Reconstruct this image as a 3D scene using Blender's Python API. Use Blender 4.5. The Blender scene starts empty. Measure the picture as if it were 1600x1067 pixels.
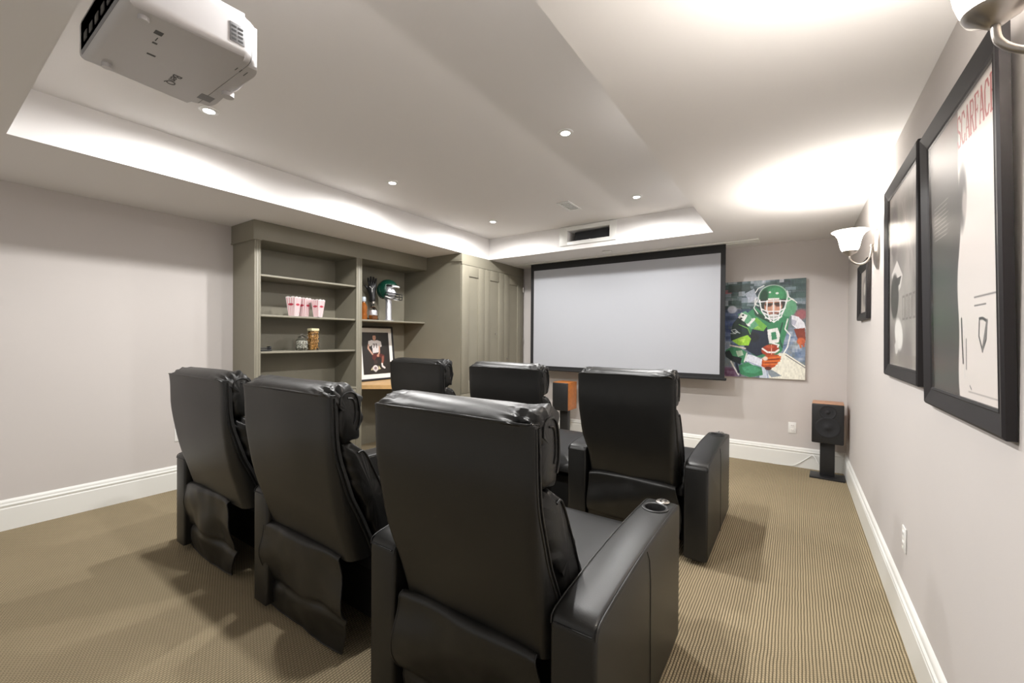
import bpy, bmesh, math, random
import numpy as np
from mathutils import Vector, Matrix, noise

S = bpy.context.scene
COL = S.collection
R = math.radians

# ------------------------------------------------------------------ camera
cam = bpy.data.cameras.new('camera')
cam.sensor_fit = 'HORIZONTAL'; cam.sensor_width = 36
cam.lens = 36 * 654.47 / 1600
cam.clip_start = 0.02; cam.clip_end = 60
co = bpy.data.objects.new('camera', cam); COL.objects.link(co)
yaw, pit, rol = R(34.155), R(-0.435), R(0.4213)
F = Vector((-math.sin(yaw)*math.cos(pit), math.cos(yaw)*math.cos(pit), math.sin(pit)))
rt = Vector((math.cos(yaw), math.sin(yaw), 0)); up = rt.cross(F)
RT = rt*math.cos(rol) + up*math.sin(rol); UP = -rt*math.sin(rol) + up*math.cos(rol)
m = Matrix((RT, UP, -F)).transposed().to_4x4(); m.translation = (0, 0, 1.36)
co.matrix_world = m
S.camera = co

# ------------------------------------------------------------------ world, exposure
w = bpy.data.worlds.new('world'); S.world = w; w.use_nodes = True
w.node_tree.nodes['Background'].inputs[0].default_value = (1.0, 0.97, 0.93, 1)
w.node_tree.nodes['Background'].inputs[1].default_value = 0.45
S.view_settings.view_transform = 'Standard'; S.view_settings.look = 'None'
S.view_settings.gamma = 1; S.view_settings.use_curve_mapping = False
S.view_settings.exposure = 0.34
POT_W = 84; SCONCE_W = 39

# ------------------------------------------------------------------ room numbers (metres)
XR, XL, YF, YB = 0.433, -4.546, 5.456, -1.6
ZC, ZT = 2.426, 2.706
TX0, TX1, TY0, TY1 = -3.478, -0.692, 0.335, 4.554
CX, CY0, CY1, BX = -4.104, 1.847, 3.995, -3.474     # bookcase front, its ends, tall cabinet front

# ------------------------------------------------------------------ lights
def spot(name, loc, watt, size=R(179), blend=0.55, r=0.035, col=(1, .985, .965)):
    l = bpy.data.lights.new(name, 'SPOT'); l.energy = watt; l.spot_size = size; l.spot_blend = blend
    l.shadow_soft_size = r; l.color = col
    o = bpy.data.objects.new(name, l); COL.objects.link(o); o.location = loc
    return o
POTS = [(-1.26, 2.46), (-2.915, 2.43), (-1.26, 3.93), (-2.91, 3.88), (-2.91, 1.055), (-1.26, 1.055)]
for x, y in POTS: spot('pot_lamp', (x, y, ZT-0.02), POT_W)
SCON = [(0.287, 3.55), (0.287, 1.10)]
for x, y in SCON:
    l = bpy.data.lights.new('sconce_lamp', 'POINT'); l.energy = SCONCE_W; l.shadow_soft_size = 0.03; l.color = (1, .95, .88)
    o = bpy.data.objects.new('sconce_lamp', l); COL.objects.link(o); o.location = (x, y, 2.055)

# ------------------------------------------------------------------ materials
def mat(name, col, rough=0.6, metal=0.0, spec=0.5, bump=None, var=None, coat=0, emit=None, trans=0):
    """bump = (scale, strength, distance); var = (scale, amount)"""
    M = bpy.data.materials.new(name); M.use_nodes = True
    n = M.node_tree; b = n.nodes['Principled BSDF']
    b.inputs['Base Color'].default_value = (*col, 1); b.inputs['Roughness'].default_value = rough
    b.inputs['Metallic'].default_value = metal; b.inputs['Specular IOR Level'].default_value = spec
    b.inputs['Coat Weight'].default_value = coat; b.inputs['Transmission Weight'].default_value = trans
    if emit: b.inputs['Emission Color'].default_value = (*emit[0], 1); b.inputs['Emission Strength'].default_value = emit[1]
    tc = n.nodes.new('ShaderNodeTexCoord')
    if bump:
        t = n.nodes.new('ShaderNodeTexNoise'); t.inputs['Scale'].default_value = bump[0]; t.inputs['Detail'].default_value = 4
        n.links.new(tc.outputs['Object'], t.inputs['Vector'])
        bp = n.nodes.new('ShaderNodeBump'); bp.inputs['Strength'].default_value = bump[1]; bp.inputs['Distance'].default_value = bump[2]
        n.links.new(t.outputs['Fac'], bp.inputs['Height']); n.links.new(bp.outputs[0], b.inputs['Normal'])
    if var:
        t = n.nodes.new('ShaderNodeTexNoise'); t.inputs['Scale'].default_value = var[0]; t.inputs['Detail'].default_value = 5
        n.links.new(tc.outputs['Object'], t.inputs['Vector'])
        mr = n.nodes.new('ShaderNodeMapRange'); mr.inputs[1].default_value = .3; mr.inputs[2].default_value = .7
        mr.inputs[3].default_value = 1-var[1]; mr.inputs[4].default_value = 1+var[1]
        n.links.new(t.outputs['Fac'], mr.inputs[0])
        mx = n.nodes.new('ShaderNodeMix'); mx.data_type = 'RGBA'; mx.blend_type = 'MULTIPLY'; mx.inputs[0].default_value = 1
        mx.inputs[6].default_value = (*col, 1); n.links.new(mr.outputs[0], mx.inputs[7])
        n.links.new(mx.outputs[2], b.inputs['Base Color'])
    return M

WALL = mat('wall_paint', (.575, .54, .52), .75, spec=.25, bump=(260, .08, .002), var=(1.2, .02))
CEIL = mat('ceiling_paint', (.81, .79, .78), .85, spec=.2, bump=(300, .06, .002))
TRIM = mat('white_trim', (.80, .80, .77), .35, bump=(60, .02, .001))
OLIVE = mat('olive_paint', (.225, .208, .160), .45, bump=(90, .03, .001), var=(3, .04))
OAK = mat('oak_top', (.62, .38, .16), .4, var=(14, .12))
BLKLEATH = mat('black_leather', (.0075, .0074, .007), .40, spec=.52, bump=(420, .22, .0012), var=(9, .15))
BLKTHREAD = mat('black_thread', (.006, .006, .006), .6)
BLKBASE = mat('black_base_cloth', (.008, .008, .008), .9)
CHROME = mat('chrome', (.8, .8, .8), .15, metal=1)
STEEL = mat('brushed_nickel', (.42, .39, .36), .32, metal=.9)
BLKPL = mat('black_plastic', (.012, .012, .013), .45)
FRAME = mat('black_frame_wood', (.014, .012, .013), .5, spec=.3, bump=(120, .05, .001))
SCREEN = mat('screen_fabric', (.40, .41, .44), .9, spec=.1)
SCRBLK = mat('screen_black', (.008, .008, .009), .7)
PROJ = mat('projector_white', (.52, .505, .51), .35, coat=.2)
PROJG = mat('projector_grey', (.22, .22, .23), .45)
DARKMARK = mat('dark_print', (.10, .10, .10), .6)
GRILLE = mat('speaker_cloth', (.018, .018, .02), .85, bump=(900, .5, .001))
CHERRY = mat('cherry_wood', (.50, .17, .04), .4, var=(25, .12))
MAPLEW = mat('light_cherry_top', (.50, .27, .16), .45, var=(25, .1))
OUTL = mat('white_plastic', (.82, .82, .80), .3)
LED = mat('lamp_disc', (1, 1, 1), .5, emit=((1, .97, .92), 30))
GLASSW = mat('clear_glass', (.95, .97, .96), .03, trans=1)
AMBER = mat('amber_glass', (.55, .17, .02), .08, trans=.6)
GREEN = mat('helmet_green', (.004, .045, .028), .25, coat=.5)
WHITE = mat('matte_white', (.85, .84, .82), .5)
SILVER = mat('silver_figure', (.62, .62, .66), .25, metal=.7)
CANDY = mat('white_candy', (.80, .76, .68), .5)
NUTS = mat('peanuts', (.62, .33, .09), .5, var=(60, .3))
CREAM = mat('cream_lid', (.65, .58, .36), .5)
CARD = mat('box_card', (.82, .74, .74), .6)
CARDP = mat('box_pink', (.66, .30, .33), .6)
CARDR = mat('box_red', (.45, .04, .07), .6)

def lamp_glass():
    M = bpy.data.materials.new('lamp_glass'); M.use_nodes = True; n = M.node_tree; n.nodes.clear()
    o = n.nodes.new('ShaderNodeOutputMaterial'); a = n.nodes.new('ShaderNodeAddShader'); e = n.nodes.new('ShaderNodeEmission')
    t = n.nodes.new('ShaderNodeBsdfTranslucent'); g = n.nodes.new('ShaderNodeBsdfDiffuse'); ms = n.nodes.new('ShaderNodeMixShader')
    t.inputs[0].default_value = (.95, .92, .88, 1); g.inputs[0].default_value = (.8, .8, .8, 1); ms.inputs[0].default_value = .12
    e.inputs[0].default_value = (1, .97, .94, 1); e.inputs[1].default_value = .8
    n.links.new(t.outputs[0], ms.inputs[1]); n.links.new(g.outputs[0], ms.inputs[2])
    n.links.new(ms.outputs[0], a.inputs[0]); n.links.new(e.outputs[0], a.inputs[1]); n.links.new(a.outputs[0], o.inputs[0])
    return M
SHADE = lamp_glass()

def pane_mat():
    M = bpy.data.materials.new('picture_glass'); M.use_nodes = True; n = M.node_tree; n.nodes.clear()
    o = n.nodes.new('ShaderNodeOutputMaterial'); t = n.nodes.new('ShaderNodeBsdfTransparent'); g = n.nodes.new('ShaderNodeBsdfGlossy')
    ms = n.nodes.new('ShaderNodeMixShader'); f = n.nodes.new('ShaderNodeFresnel'); f.inputs[0].default_value = 1.45
    g.inputs['Roughness'].default_value = .22
    q = n.nodes.new('ShaderNodeMath'); q.operation = 'MULTIPLY'; q.inputs[1].default_value = .24; n.links.new(f.outputs[0], q.inputs[0]); n.links.new(q.outputs[0], ms.inputs[0]); n.links.new(t.outputs[0], ms.inputs[1]); n.links.new(g.outputs[0], ms.inputs[2])
    n.links.new(ms.outputs[0], o.inputs[0]); return M
PANE = pane_mat()

def carpet_mat():
    M = bpy.data.materials.new('ribbed_carpet'); M.use_nodes = True; n = M.node_tree; b = n.nodes['Principled BSDF']
    b.inputs['Roughness'].default_value = .95; b.inputs['Specular IOR Level'].default_value = .1
    L = n.links.new
    tc = n.nodes.new('ShaderNodeTexCoord'); sep = n.nodes.new('ShaderNodeSeparateXYZ'); L(tc.outputs['Object'], sep.inputs[0])
    def M_(op, a, b_=None, c=None):
        q = n.nodes.new('ShaderNodeMath'); q.operation = op
        for i, v in enumerate((a, b_, c)):
            if v is None: continue
            if isinstance(v, (int, float)): q.inputs[i].default_value = v
            else: L(v, q.inputs[i])
        return q.outputs[0]
    wob = n.nodes.new('ShaderNodeTexNoise'); wob.inputs['Scale'].default_value = 9; L(tc.outputs['Object'], wob.inputs['Vector'])
    wx = M_('ADD', sep.outputs['X'], M_('MULTIPLY', wob.outputs['Fac'], .006))
    sx = M_('ABSOLUTE', M_('SINE', M_('MULTIPLY', wx, math.pi/0.0125)))
    sy = M_('ABSOLUTE', M_('SINE', M_('MULTIPLY', sep.outputs['Y'], math.pi/0.0110)))
    row = M_('FLOOR', M_('DIVIDE', wx, .0125)); stag = M_('MULTIPLY', row, .0052)
    sy = M_('ABSOLUTE', M_('SINE', M_('MULTIPLY', M_('ADD', sep.outputs['Y'], stag), math.pi/0.0135)))
    h = M_('MULTIPLY', M_('POWER', sx, .75), M_('ADD', M_('MULTIPLY', M_('POWER', sy, .6), .50), .50))
    fine = n.nodes.new('ShaderNodeTexNoise'); fine.inputs['Scale'].default_value = 420; fine.inputs['Detail'].default_value = 3; L(tc.outputs['Object'], fine.inputs['Vector'])
    big = n.nodes.new('ShaderNodeTexNoise'); big.inputs['Scale'].default_value = 1.6; big.inputs['Detail'].default_value = 5; L(tc.outputs['Object'], big.inputs['Vector'])
    k = M_('ADD', M_('MULTIPLY', h, .80), M_('ADD', M_('MULTIPLY', fine.outputs['Fac'], .40), M_('MULTIPLY', big.outputs['Fac'], .22)))
    cr = n.nodes.new('ShaderNodeValToRGB'); cr.color_ramp.elements[0].position = .25; cr.color_ramp.elements[1].position = 1.1 if False else 1.0
    cr.color_ramp.elements[0].color = (.024, .018, .008, 1); cr.color_ramp.elements[1].color = (.44, .36, .232, 1)
    L(k, cr.inputs[0]); L(cr.outputs[0], b.inputs['Base Color'])
    bp = n.nodes.new('ShaderNodeBump'); bp.inputs['Strength'].default_value = .8; bp.inputs['Distance'].default_value = .005
    L(M_('ADD', h, M_('MULTIPLY', fine.outputs['Fac'], .4)), bp.inputs['Height']); L(bp.outputs[0], b.inputs['Normal'])
    return M
CARPET = carpet_mat()

def print_mat(name, rough=.5, coat=0):
    M = bpy.data.materials.new(name); M.use_nodes = True; n = M.node_tree; b = n.nodes['Principled BSDF']
    a = n.nodes.new('ShaderNodeAttribute'); a.attribute_name = 'ink'; n.links.new(a.outputs['Color'], b.inputs['Base Color'])
    b.inputs['Roughness'].default_value = rough; b.inputs['Coat Weight'].default_value = coat
    return M
INK = print_mat('printed_ink'); PAINT = print_mat('brushed_paint', .45)

# ------------------------------------------------------------------ helpers
def link(name, me, m, parent=None, smooth=None, label=None):
    o = bpy.data.objects.new(name, me); COL.objects.link(o)
    if m:
        for q in (m if isinstance(m, (list, tuple)) else [m]): me.materials.append(q)
    if smooth is not None:
        for p in me.polygons: p.use_smooth = True
        me.set_sharp_from_angle(angle=R(smooth))
    if parent:
        o.parent = parent; o.matrix_parent_inverse = parent_world(parent).inverted()
    if label: o['label'] = label
    return o
def parent_world(o):
    return Matrix.Translation(o.location) @ o.rotation_euler.to_matrix().to_4x4() if not o.parent else o.matrix_world
def fin(name, bm, m, parent=None, smooth=40, label=None):
    bmesh.ops.recalc_face_normals(bm, faces=bm.faces)
    me = bpy.data.meshes.new(name); bm.to_mesh(me); bm.free()
    return link(name, me, m, parent, smooth, label)
def tag(o, label, cat, group=None):
    o['label'] = label; o['category'] = cat
    if group: o['group'] = group
    return o
def thing(name, loc, label, cat, group=None):
    o = bpy.data.objects.new(name, None); o.empty_display_size = .1; COL.objects.link(o); o.location = loc
    return tag(o, label, cat, group)
def struct(o): o['kind'] = 'structure'; return o
def B(): return bmesh.new()
def box(bm, lo, hi, bev=0, seg=2, mtx=None, mi=0):
    c = [(a+b)/2 for a, b in zip(lo, hi)]; s = [abs(b-a) for a, b in zip(lo, hi)]
    M = Matrix.Translation(c) @ Matrix.Diagonal((*s, 1))
    if mtx is not None: M = mtx @ M
    r = bmesh.ops.create_cube(bm, size=1, matrix=M)
    if mi:
        for v in r['verts']:
            for f in v.link_faces: f.material_index = mi
    if bev:
        es = list({e for v in r['verts'] for e in v.link_edges})
        bmesh.ops.bevel(bm, geom=es, offset=bev, segments=seg, profile=.5, affect='EDGES')
def cyl(bm, p, r, h, seg=24, axis='Z', r2=None, caps=True):
    M = Matrix.Translation(p)
    if axis == 'X': M = M @ Matrix.Rotation(R(90), 4, 'Y')
    if axis == 'Y': M = M @ Matrix.Rotation(R(-90), 4, 'X')
    bmesh.ops.create_cone(bm, cap_ends=caps, segments=seg, radius1=r, radius2=r if r2 is None else r2, depth=h, matrix=M)
def lathe(bm, prof, seg=28, mtx=None, close=True):
    rings = []
    for r, z in prof:
        ring = []
        for i in range(seg):
            a = 2*math.pi*i/seg; v = Vector((r*math.cos(a), r*math.sin(a), z))
            ring.append(bm.verts.new(mtx @ v if mtx is not None else v))
        rings.append(ring)
    for a, b in zip(rings, rings[1:]):
        for i in range(seg): bm.faces.new((a[i], a[(i+1) % seg], b[(i+1) % seg], b[i]))
    if close: bm.faces.new(rings[0][::-1]); bm.faces.new(rings[-1])
def tube(bm, pts, r, seg=8, close=False):
    pts = [Vector(p) for p in pts]; n = len(pts); rings = []; prev = None
    for i, p in enumerate(pts):
        if close: d = pts[(i+1) % n]-pts[i-1]
        else: d = pts[min(i+1, n-1)]-pts[max(i-1, 0)]
        d.normalize()
        u = (prev - d*prev.dot(d)) if prev is not None else (Vector((0, 0, 1)).cross(d) if abs(d.z) < .9 else Vector((1, 0, 0)).cross(d))
        u.normalize(); prev = u; v = d.cross(u)
        rr = r[i] if isinstance(r, (list, tuple)) else r
        rings.append([bm.verts.new(p+u*rr*math.cos(2*math.pi*k/seg)+v*rr*math.sin(2*math.pi*k/seg)) for k in range(seg)])
    m_ = n if close else n-1
    for i in range(m_):
        a, b = rings[i], rings[(i+1) % n]
        for k in range(seg): bm.faces.new((a[k], a[(k+1) % seg], b[(k+1) % seg], b[k]))
    if not close: bm.faces.new(rings[0][::-1]); bm.faces.new(rings[-1])
def prism_x(bm, poly, x0, x1, bev=0, seg=3):
    """extrude a (y, z) polygon along x"""
    a = [bm.verts.new((x0, y, z)) for y, z in poly]; b = [bm.verts.new((x1, y, z)) for y, z in poly]
    n = len(poly); fs = [bm.faces.new(a[::-1]), bm.faces.new(b)]
    fs += [bm.faces.new((a[i], a[(i+1) % n], b[(i+1) % n], b[i])) for i in range(n)]
    if bev:
        es = list(set(fs[0].edges) | set(fs[1].edges))
        bmesh.ops.bevel(bm, geom=es, offset=bev, segments=seg, profile=.5, affect='EDGES')
def prism_z(bm, poly, z0, z1):
    a = [bm.verts.new((x, y, z0)) for x, y in poly]; b = [bm.verts.new((x, y, z1)) for x, y in poly]
    n = len(poly); bm.faces.new(a[::-1]); bm.faces.new(b)
    for i in range(n): bm.faces.new((a[i], a[(i+1) % n], b[(i+1) % n], b[i]))
def boxobj(name, lo, hi, m, parent=None, bev=0, label=None, seg=2):
    bm = B(); box(bm, lo, hi, bev, seg); return fin(name, bm, m, parent, label=label)
def smooth_pts(pts, n):
    """Catmull-Rom through pts"""
    P = [Vector(p) for p in pts]; out = []
    for i in range(len(P)-1):
        p0, p1, p2, p3 = P[max(i-1, 0)], P[i], P[i+1], P[min(i+2, len(P)-1)]
        for k in range(n):
            t = k/n; out.append(.5*((2*p1)+(p2-p0)*t+(2*p0-5*p1+4*p2-p3)*t*t+(3*p1-3*p2+p3-p0)*t**3))
    return out+[P[-1]]

def text_mesh(s, size, depth=.0006, sx=1, bold=0):
    c = bpy.data.curves.new('txt', 'FONT'); c.body = s; c.size = size; c.extrude = depth; c.align_x = 'CENTER'; c.align_y = 'CENTER'; c.offset = bold
    o = bpy.data.objects.new('txt', c); COL.objects.link(o)
    dg = bpy.context.evaluated_depsgraph_get(); me = bpy.data.meshes.new_from_object(o.evaluated_get(dg))
    bpy.data.objects.remove(o); bpy.data.curves.remove(c)
    me.materials.clear(); me.transform(Matrix.Diagonal((sx, 1, 1, 1))); return me

# ------------------------------------------------------------------ picture canvas (flat print rasterised into a vertex colour grid)
class Canvas:
    def __init__(s, w, h, aspect, bg):
        s.w, s.h = w, h; s.c = np.zeros((h, w, 3)); s.c[:] = bg
        s.X, s.Y = np.meshgrid((np.arange(w)+.5)/w, (np.arange(h)+.5)/h); s.asp = aspect   # Y down, 0..1
    def put(s, m, col, a=1.0):
        m = np.clip(m, 0, 1)[..., None]*a; s.c = s.c*(1-m)+np.array(col)*m
    def poly(s, pts, col, a=1):
        X, Y = s.X, s.Y; ins = np.zeros(X.shape, bool); n = len(pts); j = n-1
        for i in range(n):
            xi, yi = pts[i]; xj, yj = pts[j]
            if yi != yj:
                ins ^= ((yi > Y) != (yj > Y)) & (X < (xj-xi)*(Y-yi)/(yj-yi)+xi)
            j = i
        s.put(ins.astype(float), col, a)
    def ell(s, cx, cy, rx, ry, col, a=1, rot=0, soft=.08):
        dx, dy = s.X-cx, s.Y-cy; c, q = math.cos(rot), math.sin(rot)
        u, v = dx*c+dy*q, -dx*q+dy*c
        d = np.sqrt((u/rx)**2+(v/ry)**2); s.put((1-d)/soft+.5, col, a)
    def line(s, pts, wd, col, a=1):
        m = np.zeros(s.X.shape)
        for (x0, y0), (x1, y1) in zip(pts, pts[1:]):
            ax, ay = x0, y0*s.asp; bx, by = x1, y1*s.asp; X, Y = s.X, s.Y*s.asp
            L = (bx-ax)**2+(by-ay)**2+1e-12; t = np.clip(((X-ax)*(bx-ax)+(Y-ay)*(by-ay))/L, 0, 1)
            d = np.hypot(X-ax-t*(bx-ax), Y-ay-t*(by-ay)); m = np.maximum(m, (wd/2-d)*s.w+.5)
        s.put(m, col, a)
    def blocks(s, n, cols, rng, wr=(.03, .12), hr=(.01, .03), a=.6, reg=(0, 0, 1, 1)):
        for _ in range(n):
            x = rng.uniform(reg[0], reg[2]); y = rng.uniform(reg[1], reg[3]); ww = rng.uniform(*wr); hh = rng.uniform(*hr)
            c = rng.choice(cols)
            m = ((abs(s.X-x) < ww) & (abs(s.Y-y) < hh)).astype(float); s.put(m, c, a*rng.uniform(.4, 1))
    def mesh(s, name, W, H, srgb=True):
        """grid in the XZ plane (x right, z up) centred at the origin, facing -Y"""
        w_, h_ = s.w, s.h
        xs = (np.arange(w_+1)/w_-.5)*W; zs = (.5-np.arange(h_+1)/h_)*H
        V = np.zeros(((h_+1)*(w_+1), 3)); V[:, 0] = np.tile(xs, h_+1); V[:, 2] = np.repeat(zs, w_+1)
        i = np.arange(h_)[:, None]*(w_+1)+np.arange(w_)[None, :]
        Fq = np.stack([i+w_+1, i+w_+2, i+1, i], -1).reshape(-1, 4)
        me = bpy.data.meshes.new(name); me.vertices.add(len(V)); me.vertices.foreach_set('co', V.ravel())
        me.loops.add(Fq.size); me.loops.foreach_set('vertex_index', Fq.ravel().astype(np.int32))
        me.polygons.add(len(Fq)); me.polygons.foreach_set('loop_start', (np.arange(len(Fq))*4).astype(np.int32))
        me.polygons.foreach_set('loop_total', np.full(len(Fq), 4, np.int32)); me.update(calc_edges=True)
        c = np.clip(s.c, 0, 1); lin = np.where(c <= .04045, c/12.92, ((c+.055)/1.055)**2.4)
        at = me.color_attributes.new('ink', 'FLOAT_COLOR', 'CORNER')
        q = np.ones((len(Fq), 4, 4)); q[:, :, :3] = lin.reshape(-1, 1, 3); at.data.foreach_set('color', q.ravel().astype(np.float32))
        return me

# ================================================================== STRUCTURE
# floor
struct(boxobj('floor', (XL-.1, YB, -.1), (XR+.1, YF+.1, 0), CARPET))
struct(boxobj('wall_right', (XR, YB, 0), (XR+.1, YF+.1, ZC+.02), WALL))
struct(boxobj('wall_left', (XL-.1, YB, 0), (XL, YF+.1, ZC+.02), WALL))
struct(boxobj('wall_front', (XL-.1, YF, 0), (XR+.1, YF+.1, ZC+.02), WALL))
# ceiling: lower ring + raised tray (the niche for the centre speaker is open in the tray's far face)
NX0, NX1, NZ0, NZ1 = -2.29, -1.76, 2.522, 2.652
bm = B()
box(bm, (XL-.1, YB, ZC), (TX0, YF+.1, ZC+.40))
box(bm, (TX1, YB, ZC), (XR+.1, YF+.1, ZC+.40))
box(bm, (TX0, YB, ZC), (TX1, TY0, ZC+.40))
box(bm, (TX0, TY1, ZC), (NX0, YF+.1, ZC+.40)); box(bm, (NX1, TY1, ZC), (TX1, YF+.1, ZC+.40))
box(bm, (NX0, TY1, ZC), (NX1, YF+.1, NZ0)); box(bm, (NX0, TY1, NZ1), (NX1, YF+.1, ZC+.40)); box(bm, (NX0, TY1+.3, NZ0), (NX1, YF+.1, NZ1))
box(bm, (TX0-.05, TY0-.05, ZT), (TX1+.05, TY1+.05, ZT+.12))
struct(fin('ceiling', bm, CEIL))
# niche surround
bm = B(); a, b_, c, d = -2.395, -1.685, 2.478, 2.700
box(bm, (a, TY1-.018, c), (NX0, TY1, d), .003); box(bm, (NX1, TY1-.018, c), (b_, TY1, d), .003)
box(bm, (NX0, TY1-.018, c), (NX1, TY1, NZ0), .003); box(bm, (NX0, TY1-.018, NZ1), (NX1, TY1, d), .003)
struct(fin('trim_niche', bm, TRIM))
# baseboards
def baseboard(name, p0, p1, nrm):
    prof = [(0, 0), (.019, 0), (.019, .150), (.016, .154), (.016, .164), (.021, .168), (.021, .176), (.014, .184), (.014, .194), (.010, .204), (0, .212)]
    bm = B(); p0, p1, nrm = Vector(p0), Vector(p1), Vector(nrm)
    A = [bm.verts.new(p0+nrm*t+Vector((0, 0, z))) for t, z in prof]; C_ = [bm.verts.new(p1+nrm*t+Vector((0, 0, z))) for t, z in prof]
    n = len(prof); bm.faces.new(A); bm.faces.new(C_[::-1])
    for i in range(n): bm.faces.new((A[i], A[(i+1) % n], C_[(i+1) % n], C_[i]))
    return struct(fin(name, bm, TRIM, smooth=30))
baseboard('baseboard_right', (XR, YB, 0), (XR, YF, 0), (-1, 0, 0))
baseboard('baseboard_front', (BX, YF, 0), (XR, YF, 0), (0, -1, 0))
baseboard('baseboard_left', (XL, YB, 0), (XL, CY0, 0), (1, 0, 0))

# ================================================================== CHAIRS
def nz(p, s, seed=0): return noise.noise(Vector(p)*s+Vector((seed*7.3, seed*3.1, seed*5.7)))

def arm_mesh(x0, x1, yr, cup=True):
    """padded armrest; top rises in a shallow curve to the front"""
    prof = [(0, .035), (0, .565), (.006, .588), (.022, .602), (.06, .611), (.14, .620), (.28, .631), (.45, .640), (.62, .643), (.80, .641), (.915, .634), (.938, .624), (.948, .600), (.950, .56), (.950, .035)]
    n = len(prof); r = .016; bm = B(); rings = []
    P = [Vector((y+yr, z)) for y, z in prof]; nr = []
    for i in range(n):
        d0 = (P[i]-P[i-1]).normalized(); d1 = (P[(i+1) % n]-P[i]).normalized()
        t_ = d0+d1; t_.normalize(); k = 1/max(.5, t_.dot(d1)); nr.append(Vector((t_.y, -t_.x))*k)
    for st in [(x0, 1, 0), (x0, 1, 1), (x0, 1, 2), (x0, 1, 3), (x1, -1, 3), (x1, -1, 2), (x1, -1, 1), (x1, -1, 0)]:
        a_ = st[2]/3*math.pi/2; x = st[0]+st[1]*r*(1-math.cos(a_)); ins = r*(1-math.sin(a_))
        rings.append([bm.verts.new((x, P[i].x+nr[i].x*ins, P[i].y+nr[i].y*ins)) for i in range(n)])
    for a_, b_ in zip(rings, rings[1:]):
        for i in range(n): bm.faces.new((a_[i], a_[(i+1) % n], b_[(i+1) % n], b_[i]))
    bm.faces.new(rings[0][::-1]); bm.faces.new(rings[-1])
    bmesh.ops.recalc_face_normals(bm, faces=bm.faces)
    me = bpy.data.meshes.new('armrest'); bm.to_mesh(me); bm.free()
    if cup:
        o = bpy.data.objects.new('t', me); COL.objects.link(o)
        bm = B(); cyl(bm, ((x0+x1)/2, yr+.80, .62), .043, .16, 32); cm = bpy.data.meshes.new('c'); bm.to_mesh(cm); bm.free()
        c = bpy.data.objects.new('c', cm); COL.objects.link(c)
        md = o.modifiers.new('b', 'BOOLEAN'); md.object = c; md.operation = 'DIFFERENCE'; md.solver = 'EXACT'
        dg = bpy.context.evaluated_depsgraph_get(); nm = bpy.data.meshes.new_from_object(o.evaluated_get(dg))
        bpy.data.objects.remove(o); bpy.data.objects.remove(c); bpy.data.meshes.remove(me); bpy.data.meshes.remove(cm); me = nm
    me.materials.clear(); return me

def shell(profile, x0, x1, nx, end_r, seed, wr=0, pinch=None, power=.5):
    """closed (y,z) profile lofted along x, rounded at both ends, with noise wrinkles"""
    P = np.array(profile); cen = P.mean(0); bm = B(); rings = []
    for i in range(nx+1):
        u = i/nx; x = x0+(x1-x0)*u; e = min(x-x0, x1-x)
        k = 1.0
        if e < end_r: k = 1-(1-math.sqrt(max(0, 1-(1-e/end_r)**2)))*power
        ring = []
        for (y, z) in P:
            yy = cen[0]+(y-cen[0])*k; 
            zz = cen[1]+(z-cen[1])*(1-(1-k)*min(1, .12/max(.12, np.ptp(P[:, 1])/2)))
            d = Vector((0, y-cen[0], z-cen[1])); 
            if d.length > 0: d.normalize()
            a = 0
            if wr:
                a += wr*nz((x*.9, yy, zz), 4, seed)*.55
                edge = math.exp(-(e/.07)**2)
                if pinch is not None:
                    dz = math.exp(-((zz-pinch)/.05)**2)
                    a += wr*(2.3 if u > .5 else .4)*math.exp(-(e/.085)**2)*math.exp(-((zz-pinch)/.06)**2)*math.sin((yy+zz)*150+x*40+seed)*(.6+nz((x, yy, zz), 12, seed))
                a += wr*(1.1 if u > .5 else .4)*edge*math.sin(zz*75+yy*40+4*nz((x, yy, zz), 9, seed+3))
                w2 = abs(nz((x*1.2, yy*2, zz*3), 9, seed+6)); a -= wr*.9*math.exp(-(w2/.06)**2)*(.06+.94*math.exp(-(e/.10)**2))
                if pinch is not None: a -= wr*1.2*math.exp(-((e-.03)/.035)**2)*math.exp(-((zz-pinch-.015)/.03)**2)*abs(math.sin(yy*95+seed))
            ring.append(bm.verts.new((x, yy+d.y*a, zz+d.z*a)))
        rings.append(ring)
    n = len(P)
    for a, b in zip(rings, rings[1:]):
        for k in range(n): bm.faces.new((a[k], a[(k+1) % n], b[(k+1) % n], b[k]))
    for r_, fl in ((rings[0], True), (rings[-1], False)):
        c = sum((v.co for v in r_), Vector())/n; cv = bm.verts.new(c)
        for k in range(n):
            t = (r_[k], r_[(k+1) % n], cv); bm.faces.new(t if fl else t[::-1])
    return bm

def dense(poly, step=.014):
    out = []; n = len(poly)
    for i in range(n):
        p, q = np.array(poly[i]), np.array(poly[(i+1) % n]); k = max(1, int(round(np.hypot(*(q-p))/step)))
        out += [tuple(p+(q-p)*j/k) for j in range(k)]
    return out
def closed_smooth(poly, step=.014, it=2):
    P = np.array(poly)
    for _ in range(it):      # Chaikin
        Q = np.roll(P, -1, 0); P = np.stack([P*.75+Q*.25, P*.25+Q*.75], 1).reshape(-1, 2)
    return dense([tuple(p) for p in P], step)

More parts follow.
